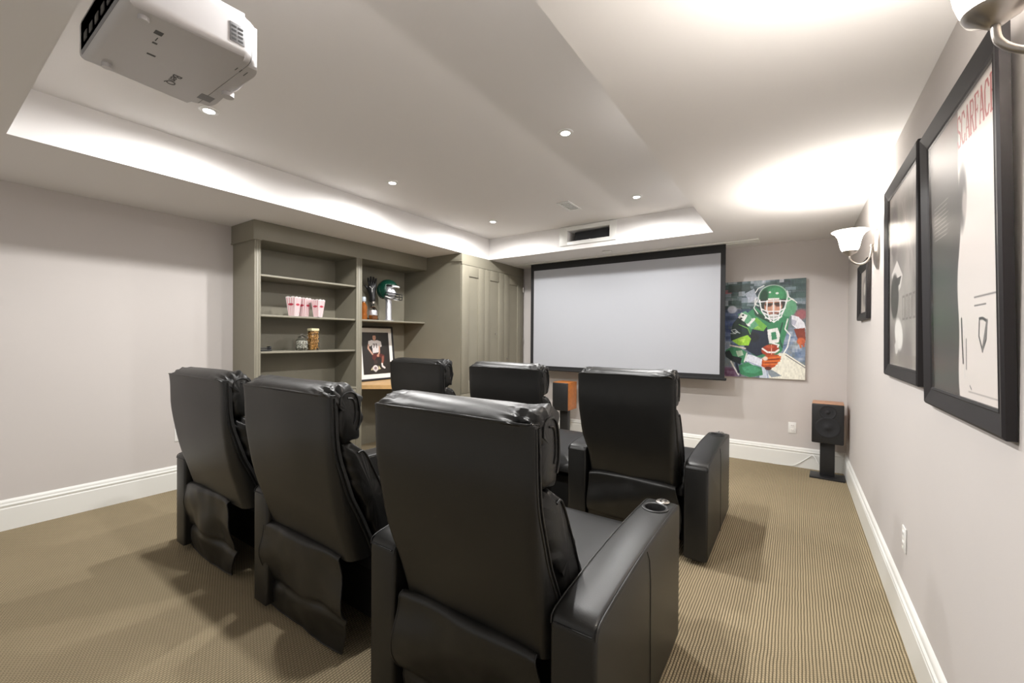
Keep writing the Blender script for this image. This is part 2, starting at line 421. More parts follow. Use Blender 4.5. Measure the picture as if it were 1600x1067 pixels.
# rear line of the backrest, relative to the rear of the armrests
REAR = [(-.086, 1.128), (-.080, 1.08), (-.078, .95), (-.070, .88), (-.052, .76), (-.032, .65), (-.016, .59), (.024, .455), (.05, .33)]
SIDE = [(-.074, 1.128), (-.070, 1.05), (-.066, .95), (-.055, .88), (-.025, .79), (.005, .70), (.055, .60), (.085, .53), (.118, .455), (.15, .33)]
def _iz(T, z): return float(np.interp(z, [p[1] for p in T][::-1], [p[0] for p in T][::-1]))
def rear_y(z): return _iz(REAR, z)
def side_y(z): return _iz(SIDE, z)

def pipe(pts, r, parent, name='piping', m=None):
    bm = B(); tube(bm, pts, r, 6); return fin(name, bm, m or BLKLEATH, parent, 60)

def recliner(yr, bay, back, flap, right_arm, label, seed):
    bx0, bx1 = bay; kx0, kx1 = back
    t = thing('recliner', ((bx0+bx1)/2, yr+.45, 0), label, 'chair', 'black leather theatre recliners')
    # --- armrests
    arms = [(bx0-.139, bx0)] + ([(bx1, bx1+.139)] if right_arm else [])
    for (a0, a1) in arms:
        arm = link('armrest', arm_mesh(a0, a1, yr), BLKLEATH, t, 35)
        # welt seams along the two top edges and across the rear, plus the vertical panel seam on each side
        for x, sg in ((a0, -1), (a1, 1)):
            pts = [(x-sg*.004, yr-.0005+.004, .57), (x-sg*.003, yr+.012, .594), (x-sg*.003, yr+.06, .606), (x-sg*.003, yr+.14, .615), (x-sg*.003, yr+.28, .626), (x-sg*.003, yr+.45, .635), (x-sg*.003, yr+.62, .638), (x-sg*.003, yr+.80, .636), (x-sg*.003, yr+.915, .629), (x-sg*.003, yr+.945, .60)]
            pipe(smooth_pts(pts, 4), .0026, arm)
        pipe([(a0+.012, yr-.001, .578), (a1-.012, yr-.001, .578)], .0022, arm)
        for x, sg in ((a0, -1), (a1, 1)):
            pipe([(x+sg*.0004, yr+.445, .622), (x+sg*.0006, yr+.475, .58), (x+sg*.0006, yr+.49, .50), (x+sg*.0006, yr+.50, .04)], .0016, arm, 'seam', BLKTHREAD)
        cx = (a0+a1)/2; cy = yr+.80
        bm = B(); lathe(bm, [(.0405, .565), (.0405, .639), (.043, .645), (.050, .647), (.055, .6445), (.054, .640), (.0425, .634), (.0415, .560), (.0405, .565)], 32, Matrix.Translation((cx, cy, 0)), close=False)
        cyl(bm, (cx, cy, .566), .041, .006, 32)
        fin('cup_holder', bm, BLKPL, t, 40, 'glossy black cup holder ring')
        bm = B(); lathe(bm, [(.0, .637), (.027, .638), (.029, .641), (.026, .6435), (0, .6440)], 24, Matrix.Translation((cx+.008, yr+.893, 0)), close=False)
        pl = fin('control_plate', bm, STEEL, t, 50, 'round metal recline control plate')
        for a in range(3):
            bm = B(); cyl(bm, (cx+.008+.012*math.cos(a*2.1), yr+.893+.012*math.sin(a*2.1), .6455), .0065, .005, 12); fin('button', bm, CHROME, pl, 40)
        for yy in (.06, .88):
            bm = B(); box(bm, (cx-.035, yr+yy, 0), (cx+.035, yr+yy+.05, .037), .004); fin('foot', bm, BLKPL, t)
    # --- base box and seat
    boxobj('base', (bx0+.004, yr+.22, .05), (bx1-.004, yr+.90, .30), BLKBASE, t, .01)
    for fy in (.30, .80):
        boxobj('foot', (bx0+.04, yr+fy, 0), (bx0+.09, yr+fy+.05, .052), BLKPL, t); boxobj('foot', (bx1-.09, yr+fy, 0), (bx1-.04, yr+fy+.05, .052), BLKPL, t)
    prof = closed_smooth([(yr+.13, .30), (yr+.13, .455), (yr+.5, .475), (yr+.93, .49), (yr+.985, .46), (yr+.985, .30)], .03)
    fin('seat_cushion', shell(prof, bx0+.004, bx1-.004, 34, .03, seed, .004, power=.35), BLKLEATH, t, 50)
    prof = closed_smooth([(yr+.925, .07), (yr+.925, .30), (yr+1.0, .31), (yr+1.01, .2), (yr+1.0, .07)], .03)
    fin('footrest', shell(prof, bx0+.01, bx1-.01, 20, .03, seed+1, .003, power=.35), BLKLEATH, t, 50)
    # --- backrest shell: rear panel with softly rounded vertical flanges
    zs = [1.128, 1.09, 1.054, 1.0, .96, .914, .86, .80, .758, .70, .65, .601, .55, .50, .46, .43]
    sh = B(); nxs = 26; rows = []
    kl = kx0-.014
    kl0 = kl
    for z in zs:
        ry, sy = yr+rear_y(z), yr+side_y(z); pts = []; kl = kl0+.034*min(1, max(0, (.72-z)/.14))
        fl_, fr_ = .040, .052; M_ = 8
        pts.append((kl+.006, sy+.035)); pts.append((kl, sy+.012))
        for k in range(M_+1):
            a = k/M_*math.pi/2; pts.append((kl+fl_*(1-math.cos(a)**.8), sy-(sy-ry)*math.sin(a)))
        for k in range(1, nxs):
            u = k/nxs; x = kl+fl_+(kx1-kl-fl_-fr_)*u
            pts.append((x, ry-.003*math.sin(u*math.pi)))
        for k in range(M_+1):
            a = (M_-k)/M_*math.pi/2; pts.append((kx1-fr_*(1-math.cos(a)**.8), sy-(sy-ry)*math.sin(a)))
        pts.append((kx1, sy+.012)); pts.append((kx1-.006, sy+.035))
        rows.append([sh.verts.new((x, y+.002*nz((x, y, z), 4, seed), z)) for x, y in pts])
    for a, b in zip(rows, rows[1:]):
        for k in range(len(a)-1): sh.faces.new((a[k], a[k+1], b[k+1], b[k]))
        sh.faces.new((a[-1], a[0], b[0], b[-1]))
    sh.faces.new(rows[0][::-1]); sh.faces.new(rows[-1])
    bk = fin('backrest', sh, BLKLEATH, t, 50); kl = kl0
    for x, sg in ((kl, -1), (kx1, 1)):
        for dy, rr in ((.002, .0028), (.018, .0042)):
            pipe(smooth_pts([(x+sg*.001+(.034*min(1, max(0, (.72-z)/.14)) if sg < 0 else 0), yr+side_y(z)+dy, z) for z in (1.12, 1.05, .97, .89, .80, .71, .61, .52, .435)], 4), rr, bk)
    pipe(smooth_pts([(kl+.002, yr-.052, 1.129), (kl+.016, yr-.077, 1.130), (kl+.05, yr-.0865, 1.131), ((kx0+kx1)/2, yr-.088, 1.133), (kx1-.06, yr-.0865, 1.131), (kx1-.018, yr-.077, 1.130), (kx1-.002, yr-.052, 1.129)], 5), .0036, bk)
    # --- head roll over the top of the shell and down the front
    prof = closed_smooth([(yr-.088, 1.120), (yr-.084, 1.137), (yr-.064, 1.155), (yr-.03, 1.168), (yr+.015, 1.172), (yr+.055, 1.160), (yr+.078, 1.125), (yr+.088, 1.05), (yr+.086, .985), (yr+.070, .935), (yr+.02, .922), (yr-.026, .93), (yr-.035, 1.0), (yr-.045, 1.115)], .011, 2)
    hd = fin('head_cushion', shell(prof, kx0-.008, kx1-.002, 96, .035, seed, .0075, pinch=1.14, power=.32), BLKLEATH, t, 60)
    def onend(base, prof_, k, q=.96):
        cy_ = sum(p[0] for p in prof_)/len(prof_); cz_ = sum(p[1] for p in prof_)/len(prof_)
        return [(cy_+(y-cy_)*k, cz_+(z-cz_)*(1-(1-k)*q)) for y, z in base]
    for x, sg in ((kx0-.008, -1), (kx1-.002, 1)):
        base = [(yr-.045, 1.10), (yr-.040, 1.142), (yr+.0, 1.166), (yr+.045, 1.158), (yr+.072, 1.12), (yr+.084, 1.05), (yr+.083, .985), (yr+.066, .937)]
        pipe(smooth_pts([(x+sg*.001, y, z) for y, z in onend(base, prof, .70)], 5), .0042, hd)
        pipe(smooth_pts([(x+sg*.001, y, z) for y, z in onend(base[2:], prof, .46)], 5), .0036, hd)
    # --- lumbar cushion
    prof = closed_smooth([(yr-.020, .925), (yr+.02, .935), (yr+.058, .925), (yr+.092, .88), (yr+.155, .79), (yr+.215, .70), (yr+.272, .60), (yr+.30, .50), (yr+.28, .43), (yr+.20, .42), (yr+.12, .56), (yr+.03, .75), (yr-.012, .87)], .014, 2)
    lb = fin('back_cushion', shell(prof, kx0+.004, kx1-.004, 64, .04, seed+2, .008, pinch=.90, power=.42), BLKLEATH, t, 60)
    for x, sg in ((kx0+.004, -1), (kx1-.004, 1)):
        base = [(yr+.0, .926), (yr+.04, .930), (yr+.085, .885), (yr+.145, .80), (yr+.20, .715), (yr+.255, .62), (yr+.285, .52)]
        pipe(smooth_pts([(x+sg*.001, y, z) for y, z in onend(base, prof, .60, .46)], 5), .0040, lb)
    # --- loose rear flap under the backrest
    fx0, fx1 = flap; fx0 += .022; nx, nzz = 40, 36; bm = B(); g = []; back_ = []
    for j in range(nzz+1):
        v = j/nzz; z = .470-.438*v-.012*max(0, 1-v/.10)**2; row = []; rb = []
        for i in range(nx+1):
            u = i/nx; x = fx0+(fx1-fx0)*u
            bul = .055*math.exp(-((v-.42)/.30)**2)*(0.75+.25*math.cos(u*7+seed))
            y = yr+.004-bul*.75*(1-.9*u**5)+.035*v+.020*max(0, 1-v/.06)**2
            # a deep hollow and a hanging corner on the right, soft folds elsewhere
            y += .046*math.exp(-((u-.76)/.14)**2-((v-.52)/.17)**2)*(1 if seed % 2 else .5)
            y += .013*math.sin(5*u+8*v+seed)*math.sin(3.1*v+.2)+.010*nz((x, z, 0), 5, seed)+.004*nz((x, z, 1), 13, seed)
            fold = math.exp(-((v-.66-.05*math.sin(u*4+seed))/.035)**2); y += .014*fold
            xx = x+.034*math.sin(v*math.pi)**1.5*(1 if u > .5 else -.2)*abs(2*u-1)**3
            zz = z+(-.03*v*math.sin(u*2.6+.4)+.014*(1-v)*abs(2*u-1)**6*-1)
            row.append(bm.verts.new((xx, y, max(zz, .012)))); rb.append(bm.verts.new((xx, y+.006, max(zz, .012))))
        g.append(row); back_.append(rb)
    for G, fl in ((g, 0), (back_, 1)):
        for j in range(nzz):
            for i in range(nx):
                q = (G[j][i], G[j][i+1], G[j+1][i+1], G[j+1][i]); bm.faces.new(q[::-1] if fl else q)
    for i in range(nx):
        bm.faces.new((g[0][i+1], g[0][i], back_[0][i], back_[0][i+1])); bm.faces.new((g[-1][i], g[-1][i+1], back_[-1][i+1], back_[-1][i]))
    for j in range(nzz):
        bm.faces.new((g[j][0], g[j+1][0], back_[j+1][0], back_[j][0])); bm.faces.new((g[j+1][-1], g[j][-1], back_[j][-1], back_[j+1][-1]))
    e0 = [g[j][0].co.copy() for j in range(nzz+1)]; e1 = [g[j][-1].co.copy() for j in range(nzz+1)]; e2 = [g[-1][i].co.copy() for i in range(nx+1)]
    fl = fin('rear_flap', bm, BLKLEATH, t, 60, 'loose leather flap hanging behind the seat')
    for e in (e0, e1, e2): pipe(e, .003, fl)
    return t

ROW = {'A': ((-1.205, -.56), (-1.205, -.565), (-1.196, -.612)),
       'B': ((-2.131, -1.344), (-2.185, -1.49), (-2.190, -1.566)),
       'C': ((-3.172, -2.27), (-3.155, -2.42), (-3.166, -2.592))}
for yr, where in ((1.02, 'near'), (2.70, 'far')):
    for k, sd in (('A', 1), ('B', 2), ('C', 3)):
        bay, back, flap = ROW[k]
        if k != 'A' and back[0] < bay[0]: back = (bay[0]+.0, back[1]) if False else back
        if where == 'near':
            lab = {'A': 'largest black leather recliner, nearest the camera, with two armrests',
                   'B': 'black leather recliner in the middle of the near row, with creased rear flap',
                   'C': 'black leather recliner at the left end of the near row, by the left wall'}[k]
        else:
            lab = {'A': 'black leather recliner at the right end of the front row, before the projection screen',
                   'B': 'black leather recliner in the middle of the front row, beside the orange-sided speaker',
                   'C': 'black leather recliner at the left end of the front row, before the framed player photo'}[k]
        if where == 'far' and k == 'A': back = (-1.215, -.60)
        if where == 'far' and k == 'B': back = (-2.185, -1.535)
        if where == 'far' and k == 'C': back = (-3.155, -2.505)
        recliner(yr, bay, back, flap, k == 'A', lab, sd+(5 if where == 'far' else 0))

# ================================================================== BOOKCASE, TALL CABINET, DESK
bc = thing('bookcase', (CX-.2, (CY0+CY1)/2, 0), 'olive painted built-in bookcase with open shelves against the left wall', 'bookcase')
XB = XL+.001
bm = B(); box(bm, (XB, CY0+.004, 0), (CX-.02, CY0+.028, ZC-.002)); fin('side_panel', bm, OLIVE, bc)
def stile(y0, y1, zb=0):
    bm = B(); box(bm, (CX-.02, y0, zb), (CX, y1, 2.26), .006, 2)
    for f in (.3, .7): tube(bm, [(CX+.0005, y0+(y1-y0)*f, zb+.01), (CX+.0005, y0+(y1-y0)*f, 2.25)], .0035, 6)
    return fin('stile', bm, OLIVE, bc)
stile(CY0, CY0+.058); stile(2.923, 2.998)
boxobj('divider', (XB, 2.935, 0), (CX-.02, 2.985, 2.30), OLIVE, bc)
boxobj('back_panel', (XB, CY0+.03, 0), (XB+.012, CY1-.001, 2.30), OLIVE, bc)
bm = B(); box(bm, (XB, CY0-.012, 2.254), (CX+.012, CY1-.001, ZC-.001), .002); fin('header', bm, OLIVE, bc)
bm = B(); box(bm, (XB, CY0-.018, 2.246), (CX+.017, CY0+.06, 2.258), .003); fin('bead', bm, OLIVE, bc)
for z in (1.943, 1.567, 1.22):
    bm = B(); box(bm, (XB+.012, CY0+.03, z-.020), (CX-.021, 2.934, z-.001), .002); fin('shelf', bm, OLIVE, bc)
bm = B(); box(bm, (XB+.012, 2.986, 1.548), (CX-.021, CY1-.001, 1.567), .002); fin('shelf', bm, OLIVE, bc)
boxobj('lower_shelf', (XB+.012, CY0+.03, .78), (CX-.001, 2.934, .802), OLIVE, bc, .002)
for y0, y1 in ((CY0+.062, 2.41), (2.415, 2.920)):
    bm = B(); zz0, zz1, fr = .12, .775, .06
    box(bm, (CX-.02, y0, zz0), (CX, y0+fr, zz1), .002); box(bm, (CX-.02, y1-fr, zz0), (CX, y1, zz1), .002)
    box(bm, (CX-.02, y0+fr, zz0), (CX, y1-fr, zz0+fr), .002); box(bm, (CX-.02, y0+fr, zz1-fr), (CX, y1-fr, zz1), .002)
    d = fin('door', bm, OLIVE, bc)
    boxobj('panel', (CX-.02, y0+fr, zz0+fr), (CX-.012, y1-fr, zz1-fr), OLIVE, d)
boxobj('plinth', (XB+.02, CY0+.05, 0), (CX-.03, 2.93, .115), OLIVE, bc)

tc = thing('tall_cabinet', (-4.0, 4.7, 0), 'tall olive painted cabinet with narrow recessed door panels beside the screen', 'cabinet')
bm = B(); box(bm, (XB, CY1, 0), (BX-.022, CY1+.02, ZC-.001)); fin('side_panel', bm, OLIVE, tc)
bm = B(); box(bm, (CX+.13, CY1-.006, 2.335), (BX-.0, CY1, ZC-.001), .001); box(bm, (BX-.13, CY1-.010, 2.322), (BX, CY1, 2.334), .003); fin('crown_strip', bm, OLIVE, tc)
boxobj('carcass', (XB, CY1+.02, .0), (BX-.022, YF-.03, ZC-.001), OLIVE, tc)
boxobj('header', (BX-.022, CY1, 2.29), (BX, YF-.03, ZC-.001), OLIVE, tc, .001)
boxobj('plinth', (BX-.022, CY1+.01, 0), (BX-.004, YF-.035, .10), OLIVE, tc)
dys = [(4.0, 4.462, 4.132, 4.330), (4.466, 4.918, 4.579, 4.788), (4.922, 5.42, 5.043, 5.264)]
for i, (y0, y1, p0, p1) in enumerate(dys):
    bm = B(); zz0, zz1, a, b_ = .655, 2.286, .81, 2.150
    box(bm, (BX-.021, y0, zz0), (BX, p0, zz1), .0015); box(bm, (BX-.021, p1, zz0), (BX, y1, zz1), .0015)
    box(bm, (BX-.021, p0, zz0), (BX, p1, a), .0015); box(bm, (BX-.021, p0, b_), (BX, p1, zz1), .0015)
    d = fin('door', bm, OLIVE, tc)
    boxobj('panel', (BX-.021, p0, a), (BX-.013, p1, b_), OLIVE, d)
    if i > 0:
        bm = B(); yk = (4.72, 5.0)[i-1]-.02; zk = (1.42, 1.07)[i-1]
        cyl(bm, (BX+.008, yk, zk), .005, .018, 10, 'X'); cyl(bm, (BX+.018, yk, zk), .009, .008, 12, 'X'); fin('knob', bm, STEEL, d)
    bm = B(); box(bm, (BX-.021, y0, .105), (BX, y1, .650), .0015); fin('drawer_front', bm, OLIVE, tc)
for z in (2.10, 1.33):
    bm = B(); box(bm, (BX, 5.405, z-.035), (BX+.006, 5.419, z+.035), .001); tube(bm, [(BX+.006, 5.412, z-.038), (BX+.006, 5.412, z+.038)], .004, 8); fin('hinge', bm, STEEL, tc)
bm = B(); cyl(bm, (-3.93, CY1-.003, 1.66), .006, .006, 10, 'Y'); fin('shelf_pin', bm, STEEL, tc)

bm = B(); prism_z(bm, [(XB+.013, 2.999), (CX, 2.999), (-3.84, 3.20), (-3.80, 3.60), (-3.80, 3.993), (XB+.013, 3.993)], .766, .812)
bmesh.ops.bevel(bm, geom=bm.edges[:], offset=.003, segments=2, affect='EDGES')
tag(fin('desk_top', bm, OAK), 'light oak desk top set between the bookcase and the tall cabinet', 'desk')

# ================================================================== SHELF CONTENTS
def popcorn(x, y, rz, label, sc=1):
    t = thing('popcorn_box', (x, y, 1.567), label, 'popcorn box', 'striped popcorn boxes')
    M = Matrix.Translation((x, y, 1.567)) @ Matrix.Rotation(rz, 4, 'Z')
    b, tp, h = .034*sc, .056*sc, .205*sc
    def ring(r, z, k=5, scal=0):
        out = []
        for s_ in range(4):
            c0 = Vector(((-1, -1), (1, -1), (1, 1), (-1, 1))[s_]); c1 = Vector(((1, -1), (1, 1), (-1, 1), (-1, -1))[s_])
            for i in range(k*2):
                p = (c0+(c1-c0)*i/(k*2))*r; out.append((p.x, p.y, z+scal*abs(math.sin(math.pi*i/(k*2)*2.0))))
        return out
    bm = B(); rs = [[bm.verts.new(M @ Vector(p)) for p in rr] for rr in (ring(b, 0), ring(tp, h, scal=.008), ring(tp-.0015, h, scal=.008), ring(b-.0015, .002))]
    for a, c in zip(rs, rs[1:]):
        n = len(a)
        for i in range(n): bm.faces.new((a[i], a[(i+1) % n], c[(i+1) % n], c[i]))
    bm.faces.new(rs[0][::-1]); bm.faces.new(rs[-1])
    fin('card_box', bm, CARD, t, 20)
    bm = B()     # stripes printed up each face
    for s_ in range(4):
        Rz = Matrix.Rotation(s_*math.pi/2, 4, 'Z')
        for u in (-.72, -.24, .24, .72):
            q = []
            for z, r in ((0.004, b), (h-.006, tp)):
                rr = r+.0006+(0 if z < .01 else 0)
                for du in (-.1, .1): q.append(M @ Rz @ Vector(((u+du)*r, -rr, z)))
            vs = [bm.verts.new(p) for p in q]; bm.faces.new((vs[0], vs[1], vs[3], vs[2]))
    fin('stripe', bm, CARDP, t, None)
    for s_ in range(4):
        bm = B(); Rz = Matrix.Rotation(s_*math.pi/2, 4, 'Z'); z0 = h*.62; vs = []
        for i in range(18):
            a = 2*math.pi*i/18; z = z0+.0125*sc*math.sin(a); r = b+(tp-b)*z/h
            vs.append(bm.verts.new(M @ Rz @ Vector((r*.62*math.cos(a), -r-.0012, z))))
        bm.faces.new(vs); fin('oval_badge', bm, CARDR, t, None, 'red oval badge printed on the box')
popcorn(-4.22, 2.272, R(28), 'red and white striped popcorn box standing alone on the left of its shelf', .93)
popcorn(-4.26, 2.402, R(28), 'middle striped popcorn box, partly behind the one on its right', .93)
popcorn(-4.15, 2.492, R(20), 'rightmost and lowest striped popcorn box on the shelf', .86)

# jars
j = thing('candy_jar', (-4.2, 2.35, 1.22), 'round clear glass jar with lid holding white candies', 'jar')
M = Matrix.Translation((-4.2, 2.35, 1.221))
bm = B(); lathe(bm, [(.045, 0), (.058, .004), (.062, .02), (.062, .095), (.052, .112), (.036, .122), (.036, .130), (.033, .130), (.033, .120), (.050, .108), (.059, .094), (.059, .02), (.05, .006), (0, .006)], 28, M, False); fin('glass', bm, GLASSW, j)
bm = B(); lathe(bm, [(0, .131), (.040, .131), (.041, .137), (.025, .145), (.012, .150), (.016, .162), (.012, .172), (0, .174)], 24, M, False); fin('lid', bm, GLASSW, j)
random.seed(4); bm = B()
for i in range(150):
    a = random.uniform(0, 6.283); rr = .049*math.sqrt(random.random()); z = .016+.080*random.random()
    bmesh.ops.create_icosphere(bm, subdivisions=1, radius=.0085, matrix=M @ Matrix.Translation((rr*math.cos(a), rr*math.sin(a), z)) @ Matrix.Diagonal((1, 1, random.uniform(.6, 1), 1)))
c = fin('candies', bm, CANDY, j, 80); c['kind'] = 'stuff'
j = thing('nut_jar', (-4.2, 2.462, 1.22), 'tall square glass jar of orange-brown nuts with a cream lid', 'jar')
x, y = -4.2, 2.470
bm = B(); box(bm, (x-.045, y-.045, 1.221), (x+.045, y+.045, 1.420), .008); fin('glass', bm, GLASSW, j)
boxobj('lid', (x-.043, y-.043, 1.4205), (x+.043, y+.043, 1.448), CREAM, j, .006)
bm = B()
for i in range(330):
    bmesh.ops.create_icosphere(bm, subdivisions=1, radius=.0085, matrix=Matrix.Translation((x+random.uniform(-.033, .033), y+random.uniform(-.033, .033), 1.236+random.uniform(0, .170))) @ Matrix.Rotation(random.uniform(0, 3), 4, 'X') @ Matrix.Diagonal((.8, .8, 1.5, 1)))
c = fin('nuts', bm, NUTS, j, 80); c['kind'] = 'stuff'
bm = B(); box(bm, (-4.235, 1.90, 1.222), (-4.165, 2.035, 1.236), .004); box(bm, (-4.235, 1.90, 1.244), (-4.165, 2.025, 1.252), .003); box(bm, (-4.23, 2.018, 1.232), (-4.17, 2.032, 1.266), .003)
cd = fin('black_tray', bm, BLKPL); tag(cd, 'small low black tray at the left end of the jar shelf', 'tray')

# helmet on a silver head
hx, hy = -4.26, 3.50; HZ = 1.567
hs = thing('display_head', (hx, hy, HZ), 'silver mannequin head on a column, wearing the green helmet', 'display stand')
bm = B(); lathe(bm, [(.070, 0), (.070, .010), (.040, .016), (.038, .02), (.038, .25), (.036, .27), (0, .272)], 28, Matrix.Translation((hx, hy, HZ+.001)), False); fin('column', bm, SILVER, hs)
HM = Matrix.Translation((hx, hy, 0)) @ Matrix.Rotation(R(-62), 4, 'Z')     # local -Y is the face; turned toward +y/+x
def head_mesh():
    bm = B(); bmesh.ops.create_uvsphere(bm, u_segments=28, v_segments=20, radius=1)
    for v in bm.verts:
        x, y, z = v.co
        fx = x*.070*(1-.25*max(0, -z)); fy = y*.088; fz = z*.115
        if y < 0:      # face forward (-y): jaw, nose, brow
            if z < -.3: fy *= 1-.15*(-z-.3)
            fy -= .020*math.exp(-(x/.20)**2-((z+.08)/.20)**2)
            fy += .010*math.exp(-((abs(x)-.36)/.16)**2-((z-.15)/.12)**2)
            fy -= .006*math.exp(-(x/.28)**2-((z+.50)/.07)**2)
        v.co = (fx, fy, fz)
    return bm
bm = head_mesh(); bmesh.ops.transform(bm, matrix=Matrix.Translation((0, 0, 0)), verts=bm.verts)
FACE = Matrix.Translation((hx, hy, 1.925)) @ Matrix.Rotation(R(110), 4, 'Z')   # face looks toward +y (to the right in the photo)
bmesh.ops.transform(bm, matrix=FACE, verts=bm.verts); fin('head', bm, SILVER, hs, 80)
he = thing('football_helmet', (hx, hy, 1.93), 'dark green football helmet with black face mask on the silver head', 'helmet')
bm = B(); bmesh.ops.create_uvsphere(bm, u_segments=40, v_segments=28, radius=1)
dele = []
for v in bm.verts:
    x, y, z = v.co
    if (y < -.42 and z < .36) or z < -.80 or (y < -.02 and z < -.62): dele.append(v)
    v.co = (x*.114, y*.140+.014, z*.135+.030)
bmesh.ops.delete(bm, geom=dele, context='VERTS')
bmesh.ops.transform(bm, matrix=FACE, verts=bm.verts)
o = fin('shell', bm, GREEN, he, 80)
md = o.modifiers.new('s', 'SOLIDIFY'); md.thickness = .008
def P_(x, y, z): return FACE @ Vector((x, y, z))
bm = B()
for zz, ry in ((-.03, .185), (-.065, .195), (-.10, .19)):
    pts = [P_(math.sin(a)*.118, .02-math.cos(a)*ry if abs(a) < 1.5 else .0, zz+.02*(abs(a)/1.4)) for a in np.linspace(-1.35, 1.35, 13)]
    tube(bm, pts, .0052, 8)
for sx in (-.035, .035): tube(bm, [P_(sx, -.165, -.03), P_(sx, -.172, -.065), P_(sx, -.165, -.10)], .005, 8)
fin('face_mask', bm, BLKPL, he, 60)
bm = B(); pts = [P_(math.sin(a)*.118, .012-math.cos(a)*.138, .068) for a in np.linspace(-.7, .7, 9)]; tube(bm, pts, .012, 8); fin('front_bumper', bm, WHITE, he, 60)
bm = B(); tube(bm, [P_(.108, -.02, -.055), P_(.085, -.09, -.085), P_(.03, -.115, -.10), P_(-.03, -.115, -.10), P_(-.085, -.09, -.085), P_(-.108, -.02, -.055)], .008, 8); fin('chin_strap', bm, WHITE, he, 60)

# black gloves propped behind, amber bottle, flask
def glove(name, loc, rz, label):
    g = thing(name, loc, label, 'glove')
    M = Matrix.Translation(loc) @ Matrix.Rotation(rz, 4, 'Z')
    me = bpy.data.meshes.new('hand'); vs = [(0, 0, .0), (0, 0, .09), (0, 0, .17), (0, -.005, .22)]; es = [(0, 1), (1, 2), (2, 3)]; rad = [.050, .048, .058, .052]
    for i, (dx, L_) in enumerate(((-.045, .075), (-.016, .092), (.014, .088), (.042, .070))):
        k = len(vs); vs += [(dx*.8, -.004, .235), (dx, -.012, .235+L_*.5), (dx*1.1, -.03, .235+L_)]; es += [(3, k), (k, k+1), (k+1, k+2)]; rad += [.020, .019, .016]
    k = len(vs); vs += [(-.055, -.01, .17), (-.085, -.03, .215)]; es += [(2, k), (k, k+1)]; rad += [.018, .014]
    me.from_pydata([tuple(M @ Vector(v)) for v in vs], es, []); me.update()
    o = bpy.data.objects.new('t', me); COL.objects.link(o)
    md = o.modifiers.new('s', 'SKIN')
    for sv, r_ in zip(me.skin_vertices[0].data, rad): sv.radius = (r_, r_*.75)
    me.skin_vertices[0].data[0].use_root = True
    o.modifiers.new('d', 'SUBSURF').levels = 2
    dg = bpy.context.evaluated_depsgraph_get(); nm = bpy.data.meshes.new_from_object(o.evaluated_get(dg)); bpy.data.objects.remove(o)
    link('glove_body', nm, BLKPL, g, 80)
    bm = B(); tube(bm, [M @ Vector(p) for p in ((-.03, -.036, .20), (0, -.04, .17), (.025, -.037, .20), (0, -.04, .17), (0, -.036, .13))], .005, 6); fin('white_mark', bm, WHITE, g, 60, 'white mark on the back of the glove')
gx, gy = -4.38, 3.345
glove('black_glove', (gx, gy, 1.79), R(50), 'black glove with white marks propped upright behind the green helmet')
bm = B(); box(bm, (gx-.05, gy-.06, 1.568), (gx+.05, gy+.06, 1.60), .004); box(bm, (gx-.015, gy-.015, 1.60), (gx+.015, gy+.015, 1.79), .003)
tag(fin('glove_stand', bm, BLKPL), 'short black stand under the glove behind the bottles', 'stand')
bo = thing('amber_bottle', (-4.24, 3.115, 1.567), 'amber bottle with a pale cap at the left end of the helmet shelf', 'bottle')
M = Matrix.Translation((-4.24, 3.118, 1.568))
bm = B(); lathe(bm, [(0, 0), (.036, 0), (.040, .01), (.040, .06), (.034, .08), (.040, .10), (.040, .155), (.030, .180), (.016, .20), (.016, .215), (0, .215)], 26, M, False); fin('glass', bm, AMBER, bo)
bm = B(); lathe(bm, [(0, .214), (.020, .214), (.024, .225), (.024, .262), (.018, .270), (0, .270)], 22, M, False); fin('cap', bm, mat('pale_blue_cap', (.50, .56, .62), .3), bo)
fk = thing('glass_flask', (-4.22, 3.235, 1.567), 'round glass flask of amber liquor with a silver face label', 'bottle')
M = Matrix.Translation((-4.22, 3.238, 1.568))
bm = B(); lathe(bm, [(0, 0), (.040, 0), (.052, .012), (.055, .06), (.050, .12), (.030, .150), (.017, .160), (.017, .185), (.021, .19), (.021, .20), (.0, .20)], 28, M, False); fin('glass', bm, GLASSW, fk)
bm = B(); lathe(bm, [(0, .004), (.038, .004), (.049, .014), (.051, .055), (0, .055)], 28, M, False); fin('liquor', bm, AMBER, fk)
bm = B(); lathe(bm, [(.0565, .058), (.0568, .075), (.0545, .112), (.0538, .115)], 24, M, False)
bmesh.ops.delete(bm, geom=[v for v in bm.verts if v.co.y > 3.255 or v.co.x < -4.235], context='VERTS'); fin('label_patch', bm, SILVER, fk)
bm = B(); lathe(bm, [(0, .200), (.019, .200), (.019, .222), (0, .224)], 20, M, False); fin('stopper', bm, STEEL, fk)

